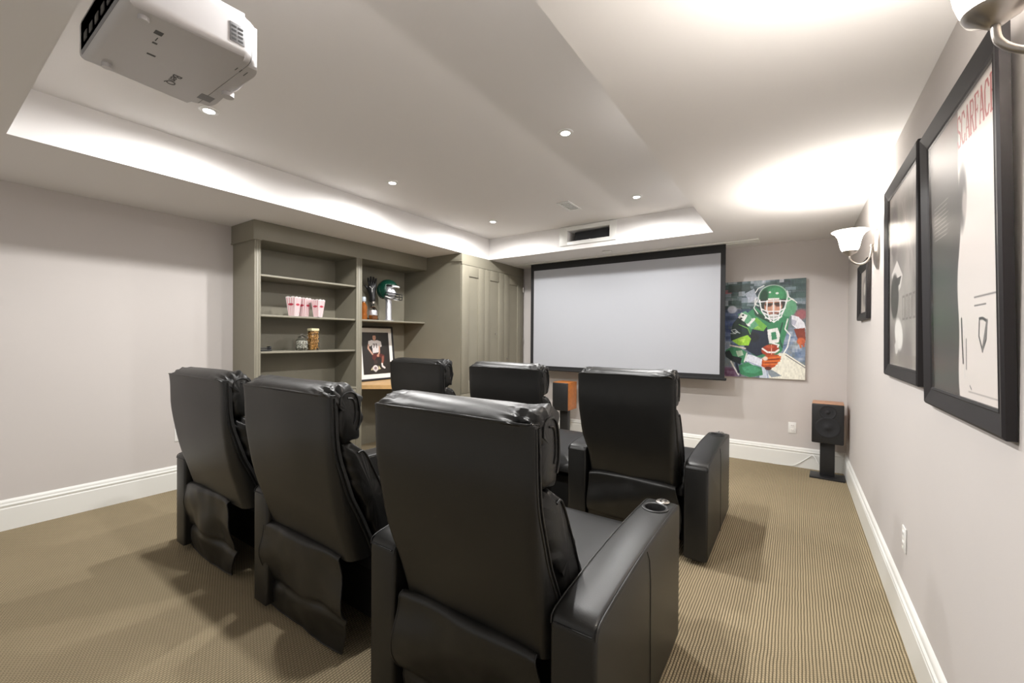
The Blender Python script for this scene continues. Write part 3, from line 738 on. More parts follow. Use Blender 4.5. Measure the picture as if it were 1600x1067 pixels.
# ================================================================== PICTURES
rng = random.Random(7)
def place_picture(o, origin, rz, tilt=0):
    """local: x right, z up, faces -Y"""
    return Matrix.Translation(origin) @ Matrix.Rotation(rz, 4, 'Z') @ Matrix.Rotation(tilt, 4, 'X')
def framed(name, M, W, H, fw, depth, art, label, cat, frame_m=FRAME, mat_w=0, glass=True, group=None):
    t = thing(name, M.translation, label, cat, group)
    for side in range(4):      # four mitred moulding pieces, outer edge proud, sloping inward
        bm = B(); hw, hh = W/2, H/2; iw, ih = hw-fw, hh-fw
        cs = [((-hw, -hh), (-iw, -ih)), ((hw, -hh), (iw, -ih)), ((hw, hh), (iw, ih)), ((-hw, hh), (-iw, ih))]
        (o0, i0), (o1, i1) = cs[side], cs[(side+1) % 4]
        def mid(o_, i_, k): return (o_[0]+(i_[0]-o_[0])*k, o_[1]+(i_[1]-o_[1])*k)
        prof = [(0, 0), (0, -depth*.8), (.12, -depth), (.85, -depth*.55), (.90, -depth*.62), (1, -depth*.5), (1, 0)]
        A = [bm.verts.new(M @ Vector((mid(o0, i0, k)[0], d, mid(o0, i0, k)[1]))) for k, d in prof]
        C_ = [bm.verts.new(M @ Vector((mid(o1, i1, k)[0], d, mid(o1, i1, k)[1]))) for k, d in prof]
        n = len(prof); bm.faces.new(A); bm.faces.new(C_[::-1])
        for i in range(n): bm.faces.new((A[i], A[(i+1) % n], C_[(i+1) % n], C_[i]))
        fin('frame_rail', bm, frame_m, t, 25)
    bm = B(); box(bm, (-W/2+fw*.9, -.004, -H/2+fw*.9), (W/2-fw*.9, 0, H/2-fw*.9), mtx=M); fin('backing', bm, mat_w and WHITE or FRAME, t, None)
    iw, ih = W-2*fw*.98, H-2*fw*.98
    if mat_w:
        bm = B(); a, b_ = iw/2, ih/2; 
        for lo, hi in (((-a, -.008, -b_), (-a+mat_w, -.004, b_)), ((a-mat_w, -.008, -b_), (a, -.004, b_)), ((-a+mat_w, -.008, -b_), (a-mat_w, -.004, -b_+mat_w*1.15)), ((-a+mat_w, -.008, b_-mat_w*1.15), (a-mat_w, -.004, b_))): box(bm, lo, hi, mtx=M)
        fin('mount_board', bm, WHITE, t, None, 'white mount board'); iw -= 2*mat_w; ih -= 2.3*mat_w
    me = art.mesh('print', iw, ih); me.transform(M @ Matrix.Translation((0, -.0055, 0))); link('print', me, INK, t)
    if glass:
        bm = B(); q = [bm.verts.new(M @ Vector((sx*(W/2-fw*.95), -depth*.5, sz*(H/2-fw*.95)))) for sx, sz in ((-1, -1), (1, -1), (1, 1), (-1, 1))]; bm.faces.new(q)
        fin('glass_pane', bm, PANE, t, None)
    return t

# --- painting of the player in green
def painting():
    c = Canvas(230, 290, 290/230*1.0, (.42, .47, .50)); c.asp = 1.24
    dk = [(.16, .24, .24), (.20, .30, .29), (.11, .17, .19), (.28, .38, .37)]
    lt = [(.62, .66, .72), (.75, .77, .82), (.50, .58, .62), (.85, .84, .88)]
    c.blocks(260, dk+[lt[2]], rng, a=.7, reg=(0, 0, 1, .33)); c.blocks(40, lt, rng, a=.75, reg=(0, .0, 1, .33), wr=(.02, .07))
    c.blocks(90, [(.10, .17, .42), (.22, .30, .50), (.13, .20, .30), (.5, .56, .66)], rng, a=.6, reg=(0, .3, .3, .68))
    c.blocks(120, [(.42, .48, .60), (.30, .38, .50), (.66, .70, .76), (.22, .28, .42), (.55, .58, .55)], rng, a=.6, reg=(0, .62, 1, 1), wr=(.01, .05), hr=(.01, .06))
    c.blocks(30, [(.35, .18, .32), (.55, .45, .58)], rng, a=.5, reg=(0, .92, .2, 1)); c.blocks(12, [(.62, .32, .36)], rng, a=.7, reg=(0, .08, .09, .12), wr=(.02, .05), hr=(.004, .01))
    c.ell(.95, .355, .07, .05, (.66, .34, .36), .85, soft=.5); c.ell(.60, .05, .10, .03, (.20, .28, .26), .7, soft=.6)
    c.ell(.13, .29, .06, .04, (.82, .84, .90), .9, soft=.3); c.poly([(.08, .04), (.34, .03), (.37, .10), (.07, .11)], (.17, .23, .22), .9)
    c.poly([(.28, .13), (.40, .08), (.44, .18), (.36, .22)], (.72, .74, .80), .8)
    W = (.93, .93, .92); G1 = (.20, .50, .33); G2 = (.36, .62, .46); G3 = (.42, .68, .25); GD = (.07, .16, .14); LG = (.60, .82, .20)
    c.blocks(60, [(.35, .45, .62), (.55, .62, .72), (.75, .78, .84)], rng, a=.6, reg=(.76, .5, 1, .85), wr=(.01, .05), hr=(.01, .05))
    # white trousers
    c.poly([(.50, .80), (.66, .74), (.78, .74), (1, .86), (1, 1), (.50, 1)], (.93, .92, .86)); c.line([(.78, .76), (1, .88)], .008, (.25, .25, .28))
    c.poly([(.55, .90), (.64, .92), (.74, .97), (.62, .99), (.58, .95)], (.35, .42, .50), .7)
    c.poly([(.46, .90), (.56, .88), (.60, 1), (.48, 1)], (.80, .84, .90)); c.line([(.56, .9), (.58, 1)], .008, (.45, .52, .66))
    # torso
    c.poly([(.27, .36), (.42, .27), (.58, .38), (.75, .30), (.82, .38), (.80, .50), (.76, .62), (.74, .72), (.62, .80), (.42, .78), (.30, .70), (.20, .50)], G1)
    c.poly([(.38, .50), (.56, .48), (.60, .60), (.56, .74), (.44, .78), (.30, .71), (.28, .66), (.36, .60)], (.10, .13, .20)); c.ell(.40, .58, .07, .05, (.08, .10, .12), .9, soft=.5)
    c.poly([(.30, .42), (.44, .38), (.56, .47), (.52, .52), (.40, .50)], G3); c.poly([(.32, .42), (.38, .40), (.50, .50), (.42, .49)], (.60, .78, .34), .7)
    c.poly([(.58, .40), (.72, .34), (.76, .40), (.74, .58), (.70, .70), (.60, .74), (.62, .52)], G1); c.line([(.60, .42), (.70, .36)], .02, GD); c.line([(.74, .44), (.70, .58), (.74, .68)], .018, GD, .7)
    # far shoulder and arm
    c.ell(.80, .28, .10, .095, G2, 1, .3, .12); c.ell(.77, .24, .05, .04, (.50, .74, .58), .6, soft=.6)
    c.poly([(.84, .36), (.92, .38), (.985, .44), (1, .50), (.93, .52), (.85, .46)], (.90, .90, .93)); c.poly([(.84, .40), (.90, .42), (.88, .47), (.84, .45)], (.62, .62, .70), .7)
    c.poly([(.87, .50), (.99, .49), (1, .60), (.99, .66), (.94, .66), (.90, .57)], (.50, .20, .14)); c.ell(.95, .62, .045, .035, (.78, .36, .20), 1, soft=.3); c.line([(.93, .62), (.95, .68)], .02, (.80, .42, .24)); c.line([(.97, .62), (.98, .67)], .02, (.70, .30, .18))
    c.line([(.80, .40), (.77, .50), (.83, .56), (.80, .68), (.76, .74)], .016, W)
    # near shoulder, sleeve
    c.poly([(.20, .34), (.30, .31), (.36, .36), (.46, .46), (.38, .50), (.24, .42)], G2)
    c.poly([(.14, .44), (.22, .36), (.33, .46), (.37, .56), (.33, .62), (.24, .64), (.12, .62), (.11, .55)], GD)
    c.poly([(.13, .62), (.25, .58), (.33, .56), (.37, .60), (.34, .67), (.22, .67)], LG); c.poly([(.20, .61), (.30, .60), (.28, .64)], (.76, .92, .34), .8)
    c.line([(.22, .45), (.33, .49), (.36, .55)], .012, (.44, .70, .30)); c.line([(.13, .53), (.22, .50), (.30, .52)], .014, (.06, .12, .20))
    c.line([(.12, .51), (.17, .50), (.21, .53), (.16, .54), (.13, .52)], .010, (.82, .86, .86)); c.line([(.17, .52), (.23, .54)], .010, (.82, .86, .86)); c.line([(.11, .545), (.18, .545)], .008, (.75, .8, .82))
    c.poly([(.05, .72), (.12, .69), (.22, .69), (.32, .74), (.34, .80), (.28, .86), (.14, .84), (.06, .77)], G1)
    c.poly([(.04, .74), (.10, .72), (.14, .78), (.26, .80), (.24, .87), (.14, .84), (.05, .79)], (.05, .10, .12)); c.poly([(.18, .73), (.26, .72), (.28, .77), (.21, .79)], (.80, .84, .76), .8)
    c.line([(.11, .67), (.24, .69), (.30, .70)], .018, (.90, .84, .78)); c.line([(.12, .84), (.16, .90), (.22, .98)], .02, W); c.line([(.19, .86), (.22, .95)], .03, (.06, .10, .18))
    c.poly([(.22, .88), (.34, .84), (.50, .88), (.52, .97), (.36, 1), (.24, .97)], G1); c.poly([(.26, .90), (.40, .87), (.50, .92), (.42, .96), (.30, .95)], (.28, .60, .44), .9)
    # forearm to glove
    c.poly([(.33, .76), (.40, .77), (.53, .82), (.52, .89), (.40, .87), (.30, .83)], (.88, .89, .94)); c.line([(.34, .84), (.50, .89)], .012, (.55, .60, .72)); c.line([(.32, .75), (.29, .84)], .014, W)
    # ball and orange glove
    c.ell(.60, .71, .105, .055, (.62, .20, .10), 1, -.15, .1); c.line([(.51, .70), (.57, .735), (.66, .735), (.70, .71)], .022, (.95, .93, .92)); c.line([(.615, .66), (.62, .78)], .008, (.93, .80, .70)); c.ell(.60, .68, .05, .016, (.80, .34, .20), .7, soft=.6)
    c.poly([(.51, .80), (.56, .76), (.70, .76), (.73, .80), (.68, .85), (.66, .88), (.58, .91), (.50, .88)], (.72, .27, .09))
    for x0, y0, x1, y1 in ((.54, .80, .72, .78), (.53, .83, .71, .82), (.53, .86, .68, .85)): c.line([(x0, y0), (x1, y1)], .022, (.86, .42, .16))
    for x0, y0, x1, y1 in ((.55, .815, .70, .80), (.54, .845, .68, .84)): c.line([(x0, y0), (x1, y1)], .008, (.35, .10, .05))
    c.ell(.545, .80, .03, .022, (.93, .88, .84), .9, soft=.4); c.ell(.58, .90, .04, .018, (.30, .10, .07), .9)
    # neck shadow, helmet
    c.poly([(.38, .26), (.46, .33), (.62, .40), (.70, .36), (.72, .30), (.60, .44), (.42, .36)], (.10, .18, .14), .8)
    c.ell(.625, .175, .175, .125, (.92, .93, .92), 1, 0, .06); c.ell(.625, .172, .160, .115, (.15, .42, .26), 1, 0, .08); c.ell(.66, .15, .11, .08, (.26, .60, .38), .9, soft=.5); c.ell(.52, .17, .05, .08, (.06, .20, .13), .9, .2, .5)
    c.ell(.59, .125, .013, .01, W, soft=.5); c.ell(.675, .138, .018, .011, W, soft=.5)
    c.poly([(.48, .20), (.78, .20), (.76, .27), (.72, .33), (.67, .38), (.58, .36), (.50, .30)], (.16, .16, .15)); c.ell(.63, .27, .105, .085, (.80, .56, .46), 1, 0, .12)
    c.ell(.575, .255, .04, .018, (.30, .16, .13), .9, soft=.5); c.ell(.69, .255, .04, .018, (.30, .16, .13), .9, soft=.5); c.ell(.60, .245, .07, .012, (.12, .10, .08), .7, soft=.6); c.ell(.69, .240, .05, .010, (.12, .10, .08), .7, soft=.6)
    c.ell(.635, .285, .022, .04, (.93, .74, .64), .9, soft=.5); c.ell(.64, .335, .05, .012, (.45, .25, .22), .8, soft=.6); c.ell(.635, .375, .06, .03, (.80, .78, .78), .9)
    c.poly([(.57, .185), (.70, .185), (.70, .205), (.57, .205)], W)
    for pts in ([(.47, .20), (.48, .26), (.50, .32), (.55, .38), (.64, .43), (.72, .38), (.76, .30), (.79, .21)], [(.49, .29), (.56, .32), (.70, .32), (.77, .29)], [(.51, .33), (.58, .36), (.70, .36), (.75, .32)],
                [(.56, .21), (.555, .30), (.60, .42)], [(.635, .21), (.635, .31), (.64, .43)], [(.71, .21), (.715, .30), (.69, .41)], [(.46, .22), (.58, .215), (.72, .215), (.80, .22)], [(.54, .385), (.64, .40), (.73, .375)]):
        c.line(pts, .014, (.96, .96, .97))
    for pts in ([(.44, .20), (.40, .28), (.45, .34)], [(.42, .12), (.45, .08), (.52, .055)], [(.79, .12), (.81, .18), (.87, .22)], [(.42, .18), (.41, .24), (.46, .26)], [(.80, .22), (.85, .20), (.90, .24)]): c.line(pts, .012, W)
    # numbers: 81 on the shoulder, 81 on the chest (the 1 passes under the ball)
    def digits(seq, org, sx, sy, sk, wd, col=W):
        for s_ in seq: c.line([(org[0]+x*sx+y*sk, org[1]+y*sy+x*sk*.35) for x, y in s_], wd, col)
    eight = [[(0, 0), (1, 0), (1, 1), (0, 1), (0, 0)], [(0, .5), (1, .5)]]
    c.poly([(.205, .375), (.245, .325), (.325, .355), (.28, .42)], W); c.ell(.268, .352, .016, .010, (.10, .15, .12)); c.ell(.245, .386, .016, .010, (.10, .15, .12))
    c.line([(.405, .395), (.335, .455)], .030, W); c.line([(.375, .395), (.405, .395)], .014, W); c.line([(.315, .445), (.355, .465)], .014, W)
    c.poly([(.565, .505), (.685, .485), (.715, .56), (.70, .635), (.59, .645), (.575, .58)], W); c.poly([(.61, .535), (.665, .525), (.68, .60), (.62, .61)], (.22, .52, .36)); 
    c.line([(.62, .64), (.70, .66), (.69, .68)], .02, W)
    c.put((np.abs(np.sin(c.X*180+c.Y*60)) > .93).astype(float), (.5, .55, .55), .10)
    g = np.random.RandomState(5); q = np.kron(g.rand(49, 77), np.ones((6, 3)))[:290, :230]-.5; q = (q+np.roll(q, 1, 1)+np.roll(q, 1, 0))/3
    c.c = np.clip(c.c*(.94+.11*q[..., None])+.05, 0, 1)
    return c
t = thing('player_painting', (-.318, YF-.02, 1.482), 'unframed canvas painting of a football player in green jersey 81 carrying the ball', 'painting')
W_, H_ = .80, 1.085; M = Matrix.Translation((-.318, YF-.033, 1.482))
bm = B(); box(bm, (-W_/2, .0015, -H_/2), (W_/2, .030, H_/2), .002, mtx=M); fin('stretched_canvas', bm, WHITE, t)
me = painting().mesh('painted_face', W_, H_); me.transform(M @ Matrix.Translation((0, .0005, 0))); link('painted_face', me, PAINT, t)

# --- tall poster 1 (plain stand-in picture: dark side, pale side, red lettering)
def serif(c, s, x0, x1, y0, y1, wd, col):
    L_ = {'S': [([(.95, .2), (.75, .02), (.25, .02), (.05, .2), (.15, .42), (.85, .58), (.95, .8), (.75, .98), (.25, .98), (.05, .8)], 1)],
          'C': [([(.95, .22), (.72, .02), (.30, .02), (.05, .25), (.05, .75), (.30, .98), (.72, .98), (.95, .78)], 1)],
          'A': [([(.02, 1), (.5, 0)], .7), ([(.5, 0), (.98, 1)], 1.2), ([(.2, .66), (.8, .66)], .6), ([(-.05, 1), (.2, 1)], .5), ([(.8, 1), (1.05, 1)], .5)],
          'R': [([(.15, 0), (.15, 1)], 1.2), ([(.15, .02), (.7, .02), (.9, .14), (.9, .36), (.7, .5), (.15, .5)], .8), ([(.5, .5), (.98, 1)], 1.1), ([(0, 1), (.35, 1)], .5), ([(0, 0), (.2, 0)], .5)],
          'F': [([(.2, 0), (.2, 1)], 1.2), ([(.02, .0), (.95, .0), (.95, .16)], .7), ([(.2, .48), (.72, .48)], .7), ([(.72, .38), (.72, .58)], .5), ([(.02, 1), (.42, 1)], .5)],
          'E': [([(.2, 0), (.2, 1)], 1.2), ([(.02, .0), (.95, .0), (.95, .16)], .7), ([(.2, .48), (.72, .48)], .7), ([(.02, 1), (.98, 1), (.98, .84)], .7)]}
    n = len(s); pw = (x1-x0)/n
    for i, ch in enumerate(s):
        for pts, k in L_[ch]: c.line([(x0+pw*(i+.08+.80*px), y0+(y1-y0)*py) for px, py in pts], wd*k, col)
def poster_one():
    c = Canvas(250, 360, .92/.64, (.90, .87, .85)); P0 = (.90, .87, .85)
    # left part dark, right part pale, boundary gently wavering; no figure
    e = .49+.03*np.sin(c.Y*6.0)+.016*np.sin(c.Y*17+1); dark = np.clip((e-c.X)*60+.5, 0, 1)
    tone = .20+.22*np.exp(-((c.Y-.05)/.25)**2)
    c.c = c.c*(1-dark[..., None])+np.stack([tone*1.05, tone*1.0, tone*.96], -1)*dark[..., None]
    c.put(np.clip((.10-c.Y)*12, 0, 1)*dark*np.clip((c.X-.05)*4, 0, 1), (.50, .34, .30), .8)
    c.put(dark*np.exp(-((c.Y-.62)/.22)**2)*np.exp(-((c.X-.2)/.2)**2), (.20, .24, .18), .7)
    c.ell(.555, .31, .060, .11, (.22, .21, .21), .9, .12, .5); c.ell(.585, .34, .03, .05, (.78, .74, .72), .8, .1, .7)
    for k in range(9): c.line([(.07, .27+k*.016), (.07+.26-.02*(k % 3), .27+k*.016)], .006, (.60, .57, .55), .8)
    serif(c, 'SCARFACE', .50, .985, .030, .135, .013, (.66, .12, .13))
    c.line([(.70, .665), (.97, .665)], .007, (.35, .33, .33), .8); c.line([(.70, .692), (.84, .692)], .007, (.35, .33, .33), .8)
    c.line([(.76, .735), (.75, .79), (.79, .835), (.835, .80), (.85, .745), (.80, .735), (.76, .735)], .013, (.22, .21, .21)); c.line([(.79, .835), (.85, .745)], .02, (.45, .43, .43))
    c.line([(.515, .73), (.52, .80), (.53, .88)], .018, (.10, .10, .10)); c.line([(.555, .79), (.55, .93)], .012, (.85, .83, .82)); c.line([(.58, .80), (.575, .90)], .01, (.30, .29, .29))
    c.line([(.60, .975), (.97, .975)], .004, (.55, .53, .52)); c.line([(.62, .955), (.64, .965)], .008, (.4, .4, .4))
    return c
def wallM(yc, zc, top_x, bot_x, H):
    # local x runs toward -y (left of picture is far from camera), faces -x
    tilt = math.atan2(-(bot_x-top_x)*-1, H)
    return Matrix.Translation(((top_x+bot_x)/2+.0235, yc, zc)) @ Matrix.Rotation(R(-90), 4, 'Z') @ Matrix.Rotation(math.atan2(bot_x-top_x, H)*1.0, 4, 'X')
M1 = wallM(1.845, 1.631, .384, .4075, 1.01)
framed('movie_poster', M1, .748, 1.01, .066, .024, poster_one(), 'tall black-framed poster with red title lettering, nearest on the right wall', 'poster')
# --- poster 2: grey photographic picture
def poster_two():
    c = Canvas(180, 260, 1.42, (.62, .60, .58)); r = random.Random(3)
    for _ in range(60): c.ell(r.random(), r.random(), r.uniform(.05, .2), r.uniform(.03, .16), r.choice([(.70, .68, .66), (.50, .48, .46), (.58, .56, .54), (.44, .42, .41)]), .35, r.random()*3, .8)
    c.poly([(.05, .05), (.22, .08), (.32, .20), (.26, .30), (.08, .34)], (.38, .36, .35), .8); c.ell(.20, .22, .13, .17, (.34, .32, .31), .7, .1, .4)
    c.poly([(.08, .46), (.30, .40), (.50, .50), (.44, .56), (.20, .62)], (.86, .84, .82), .9); c.ell(.20, .60, .16, .13, (.24, .23, .22), .9, 0, .2); c.poly([(.18, .50), (.46, .50), (.40, .54), (.28, .56)], (.26, .25, .24), .9)
    c.ell(.36, .82, .15, .085, (.90, .89, .87), .95, .2, .25); c.poly([(.20, .88), (.32, .84), (.36, .90), (.26, .95)], (.84, .83, .81), .9)
    for k in range(4):
        x = .50+k*.11; c.line([(x, .62), (x, .74), (x+.07, .74), (x+.07, .62), (x, .62)], .016, (.42, .40, .38), .7)
    for k in range(14): c.line([(.55+r.uniform(-.1, .4), .1), (.55+r.uniform(-.1, .4), .55)], .006, (.78, .76, .74), .4)
    c.put(np.exp(-((c.Y-.0)/.10)**2), (.80, .78, .76), .5); c.poly([(.02, .93), (.98, .93), (.98, .99), (.02, .99)], (.52, .50, .47), .5)
    return c
M2 = wallM(2.730, 1.680, .398, .408, 1.01)
framed('movie_poster', M2, .775, 1.01, .060, .024, poster_two(), 'tall black-framed grey photographic poster, second along the right wall', 'poster')
c = Canvas(60, 60, 1, (.66, .63, .60)); c.ell(.5, .5, .3, .35, (.40, .38, .37), .8, 0, .3); c.ell(.45, .45, .12, .15, (.8, .78, .75), .8, 0, .3)
M3 = Matrix.Translation((.430, 4.105, 1.735)) @ Matrix.Rotation(R(-90), 4, 'Z')
framed('small_picture', M3, .52, .43, .055, .028, c, 'small dark framed picture on the right wall beyond the sconce', 'picture')
# --- signed photo of the seated player 71
def photo71():
    c = Canvas(110, 140, 1.28, (.13, .115, .11)); Wt = (.86, .84, .84); sk = (.78, .58, .48); mr = (.36, .16, .15)
    c.ell(.46, .55, .45, .5, (.19, .17, .16), .5, 0, .9)
    c.poly([(.38, .52), (.62, .50), (.80, .56), (.78, .70), (.70, .72), (.66, .60), (.50, .60), (.42, .68), (.34, .62)], mr)
    c.line([(.74, .60), (.70, .76)], .07, (.56, .34, .28)); c.line([(.69, .76), (.70, .82), (.78, .86)], .06, Wt)
    c.poly([(.24, .21), (.36, .185), (.46, .20), (.56, .185), (.70, .22), (.72, .34), (.64, .36), (.62, .30), (.60, .48), (.38, .50), (.36, .30), (.30, .34), (.22, .30)], Wt)
    c.line([(.24, .30), (.22, .38), (.36, .52)], .055, (.78, .62, .54)); c.line([(.63, .34), (.62, .48), (.56, .56)], .05, (.78, .62, .54)); c.ell(.56, .56, .045, .03, sk, soft=.3)
    c.ell(.46, .125, .060, .070, sk, 1, 0, .2); c.ell(.46, .062, .050, .016, (.12, .09, .08), 1, 0, .3); c.line([(.435, .115), (.45, .115)], .012, (.2, .12, .1)); c.line([(.475, .115), (.49, .115)], .012, (.2, .12, .1)); c.line([(.45, .16), (.475, .16)], .01, (.45, .25, .22))
    c.line([(.40, .28), (.46, .28), (.42, .37)], .022, (.12, .10, .10)); c.line([(.50, .285), (.53, .275), (.53, .37)], .022, (.12, .10, .10))
    c.ell(.46, .71, .07, .05, (.30, .22, .22), .7, 0, .5); c.ell(.44, .86, .10, .075, Wt, 1, 0, .12); c.poly([(.26, .90), (.34, .82), (.34, .90)], (.80, .76, .62)); c.poly([(.56, .80), (.64, .88), (.54, .90)], (.80, .76, .62))
    c.ell(.44, .86, .05, .035, (.45, .36, .40), .8, 0, .3); c.line([(.38, .91), (.44, .94), (.50, .91)], .02, (.75, .74, .74)); c.line([(.42, .88), (.42, .95)], .012, (.8, .8, .8)); c.line([(.46, .88), (.46, .95)], .012, (.8, .8, .8))
    return c
M4 = Matrix.Translation((-4.405, 3.455, .8145)) @ Matrix.Rotation(R(90), 4, 'Z') @ Matrix.Rotation(R(-6.5), 4, 'X') @ Matrix.Translation((0, 0, .345))
framed('player_photo', M4, .56, .69, .024, .02, photo71(), 'black-framed photo of a kneeling player in white jersey 71 leaning on the desk', 'picture', mat_w=.048)

# ================================================================== SCREEN
sc_ = thing('projection_screen', (-1.92, 5.15, 2.42), 'large pull-down projection screen with black border on the front wall', 'screen')
ys = 5.150; x0, x1, z0, z1 = -3.170, -.652, .935, 2.425
boxobj('fabric', (x0+.050, ys-.0015, z0+.040), (x1-.050, ys+.0015, 2.325), SCREEN, sc_)
bm = B()
for lo, hi in (((x0, ys-.001, z0), (x0+.05, ys+.001, z1)), ((x1-.05, ys-.001, z0), (x1, ys+.001, z1)), ((x0+.05, ys-.001, z0), (x1-.05, ys+.001, z0+.04)), ((x0+.05, ys-.001, 2.325), (x1-.05, ys+.001, z1))): box(bm, lo, hi)
fin('black_border', bm, SCRBLK, sc_, None)
bm = B(); box(bm, (x0-.012, ys-.014, z0-.026), (x1+.018, ys+.014, z0+.004), .007, 3); fin('weight_bar', bm, SCRBLK, sc_)
sh_ = B(); box(sh_, (-3.45, ys-.075, ZC-.012), (-.334, ys-.012, ZC-.0005), .003); box(sh_, (-3.45, ys+.014, ZC-.012), (-.334, ys+.105, ZC-.0005), .003)
box(sh_, (-.366, ys-.012, ZC-.012), (-.334, ys+.014, ZC-.0005)); box(sh_, (-3.45, ys-.012, ZC-.012), (x0-.01, ys+.014, ZC-.0005)); box(sh_, (x1+.01, ys-.012, ZC-.006), (-.366, ys+.014, ZC-.0005))
fin('ceiling_slot_trim', sh_, TRIM, sc_, 30, 'white trim of the ceiling slot')

# ================================================================== SPEAKERS
def floor_speaker(x, y, zb, zt, wd, dp, rz, side, label, lstand):
    t = thing('bookshelf_speaker', (x, y, zb), label, 'speaker')
    M = Matrix.Translation((x, y, 0)) @ Matrix.Rotation(rz, 4, 'Z')
    bm = B(); box(bm, (-wd/2, -dp/2+.02, zb), (wd/2, dp/2, zt), .004, mtx=M); fin('cabinet', bm, side, t)
    bm = B(); box(bm, (-wd/2-.001, -dp/2-.004, zb-.006), (wd/2+.001, -dp/2+.022, zt-.004), .010, 3, mtx=M); ba = fin('baffle', bm, BLKPL, t)
    h = zt-zb
    for cz, r in ((zb+h*.79, wd*.27), (zb+h*.40, wd*.40))[:0 if side is CHERRY else 2]:
        bm = B(); MM = M @ Matrix.Translation((0, -dp/2-.004, cz)) @ Matrix.Rotation(R(90), 4, 'X')
        lathe(bm, [(r, 0), (r, .004), (r*.94, .007), (r*.85, .004), (r*.6, .002), (r*.3, .001), (r*.25, .006), (0, .010)], 32, MM, False)
        fin('driver', bm, GRILLE, t, 50)
    s = thing('speaker_stand', (x, y, 0), lstand, 'speaker stand')
    bm = B(); box(bm, (-.14, -.12, .0), (.14, .10, .018), .004, mtx=M); fin('foot_plate', bm, BLKPL, s)
    bm = B(); box(bm, (-.060, -.03, .018), (.060, .05, zb-.012), .006, mtx=M); fin('column', bm, BLKPL, s)
    bm = B(); box(bm, (-.085, -.08, zb-.012), (.085, .09, zb-.0005), .003, mtx=M); fin('top_plate', bm, BLKPL, s)
floor_speaker(.268, 5.215, .364, .745, .250, .27, R(-3), MAPLEW, 'black speaker with light wood top in the right corner below the painting', 'black column stand in the right corner, on the carpet')
floor_speaker(-2.60, 5.12, .405, .775, .225, .28, R(0), CHERRY, 'black-fronted speaker with orange wood side below the projection screen', 'black column stand below the projection screen, mostly behind the chairs')
# centre speaker in the niche
t = thing('centre_speaker', (-2.02, 4.70, NZ0), 'black centre speaker lying in the ceiling niche above the screen', 'speaker')
boxobj('cabinet', (-2.215, 4.60, NZ0+.001), (-1.775, 4.80, NZ0+.112), BLKPL, t, .006)
boxobj('grille', (-2.21, 4.588, NZ0+.004), (-1.78, 4.602, NZ0+.109), GRILLE, t, .004)
boxobj('badge', (-2.03, 4.585, NZ0+.010), (-2.01, 4.588, NZ0+.016), CHROME, t)
# cable by the right speaker
bm = B(); tube(bm, smooth_pts([(.20, 5.30, .10), (.16, 5.40, .155), (.12, 5.43, .12), (.04, 5.428, .05), (-.03, 5.425, .012), (-.2, 5.42, .006)], 6), .0035, 8)
tag(fin('speaker_cable', bm, OUTL, smooth=60), 'thin white cable running down the baseboard beside the corner speaker', 'cable')

# ================================================================== SCONCES
def sconce(x, y, label):
    t = thing('wall_sconce', (XR, y, 1.95), label, 'wall lamp', 'wall sconces')
    bm = B(); M = Matrix.Translation((XR-.001, y, 1.955)) @ Matrix.Rotation(R(-90), 4, 'Y') @ Matrix.Diagonal((1, .42, 1, 1))
    lathe(bm, [(.135, 0), (.135, .008), (.120, .014), (.100, .022), (.05, .026), (0, .027)], 36, M, False); fin('wall_plate', bm, STEEL, t, 50)
    bm = B(); pts = smooth_pts([(XR-.026, y, 1.975), (XR-.034, y, 1.965), (XR-.038, y, 1.93), (XR-.052, y, 1.885), (XR-.085, y, 1.862), (XR-.118, y, 1.870), (x+.004, y, 1.895), (x, y, 1.93)], 5)
    tube(bm, pts, .0065, 10); cyl(bm, (XR-.034, y, 1.978), .011, .012, 14); fin('arm', bm, STEEL, t, 60)
    bm = B(); lathe(bm, [(0, 1.922), (.012, 1.922), (.022, 1.930), (.038, 1.940), (.044, 1.952), (.040, 1.954), (0, 1.950)], 28, Matrix.Translation((x, y, 0)), False); fin('shade_cup', bm, STEEL, t, 50)
    bm = B(); lathe(bm, [(.030, 1.945), (.046, 1.962), (.053, 1.985), (.058, 2.015), (.066, 2.045), (.080, 2.068), (.100, 2.083), (.097, 2.086), (.077, 2.072), (.063, 2.047), (.055, 2.015), (.050, 1.985), (.043, 1.965), (.027, 1.948)], 36, Matrix.Translation((x, y, 0)), False); fin('glass_shade', bm, SHADE, t, 60, 'lit white bell glass shade')
sconce(SCON[0][0], SCON[0][1], 'lit wall sconce with white bell glass between the small picture and the grey poster')
sconce(SCON[1][0], SCON[1][1], 'lit wall sconce cut off by the top right corner, beside the red-lettered poster')

# ================================================================== POT LIGHTS, VENT, DETECTOR
plabs = ['recessed ceiling light highest on the right side of the raised ceiling', 'recessed ceiling light above the bookcase, left of the ceiling middle',
         'recessed ceiling light inside the tray, right of the air vent near the speaker niche', 'recessed ceiling light nearest the inner left corner of the tray, the smallest looking one',
         'recessed ceiling light just below the hanging projector', 'recessed ceiling light above and beside the camera, beyond the projector']
for (x, y), lb in zip(POTS, plabs):
    t = thing('recessed_light', (x, y, ZT), lb, 'ceiling light', 'recessed ceiling lights')
    bm = B(); lathe(bm, [(.030, ZT-.001), (.030, ZT-.008), (.038, ZT-.010), (.050, ZT-.006), (.052, ZT-.0005)], 32, Matrix.Translation((x, y, 0)), False); fin('trim_ring', bm, OUTL, t, 50)
    bm = B(); cyl(bm, (x, y, ZT-.004), .029, .003, 28); fin('lamp_disc', bm, LED, t)
t = thing('air_vent', (-1.92, 3.84, ZT), 'white slotted air vent in the raised ceiling', 'vent')
vx0, vx1, vy0, vy1 = -1.985, -1.850, 3.69, 3.99
bm = B(); q = .018
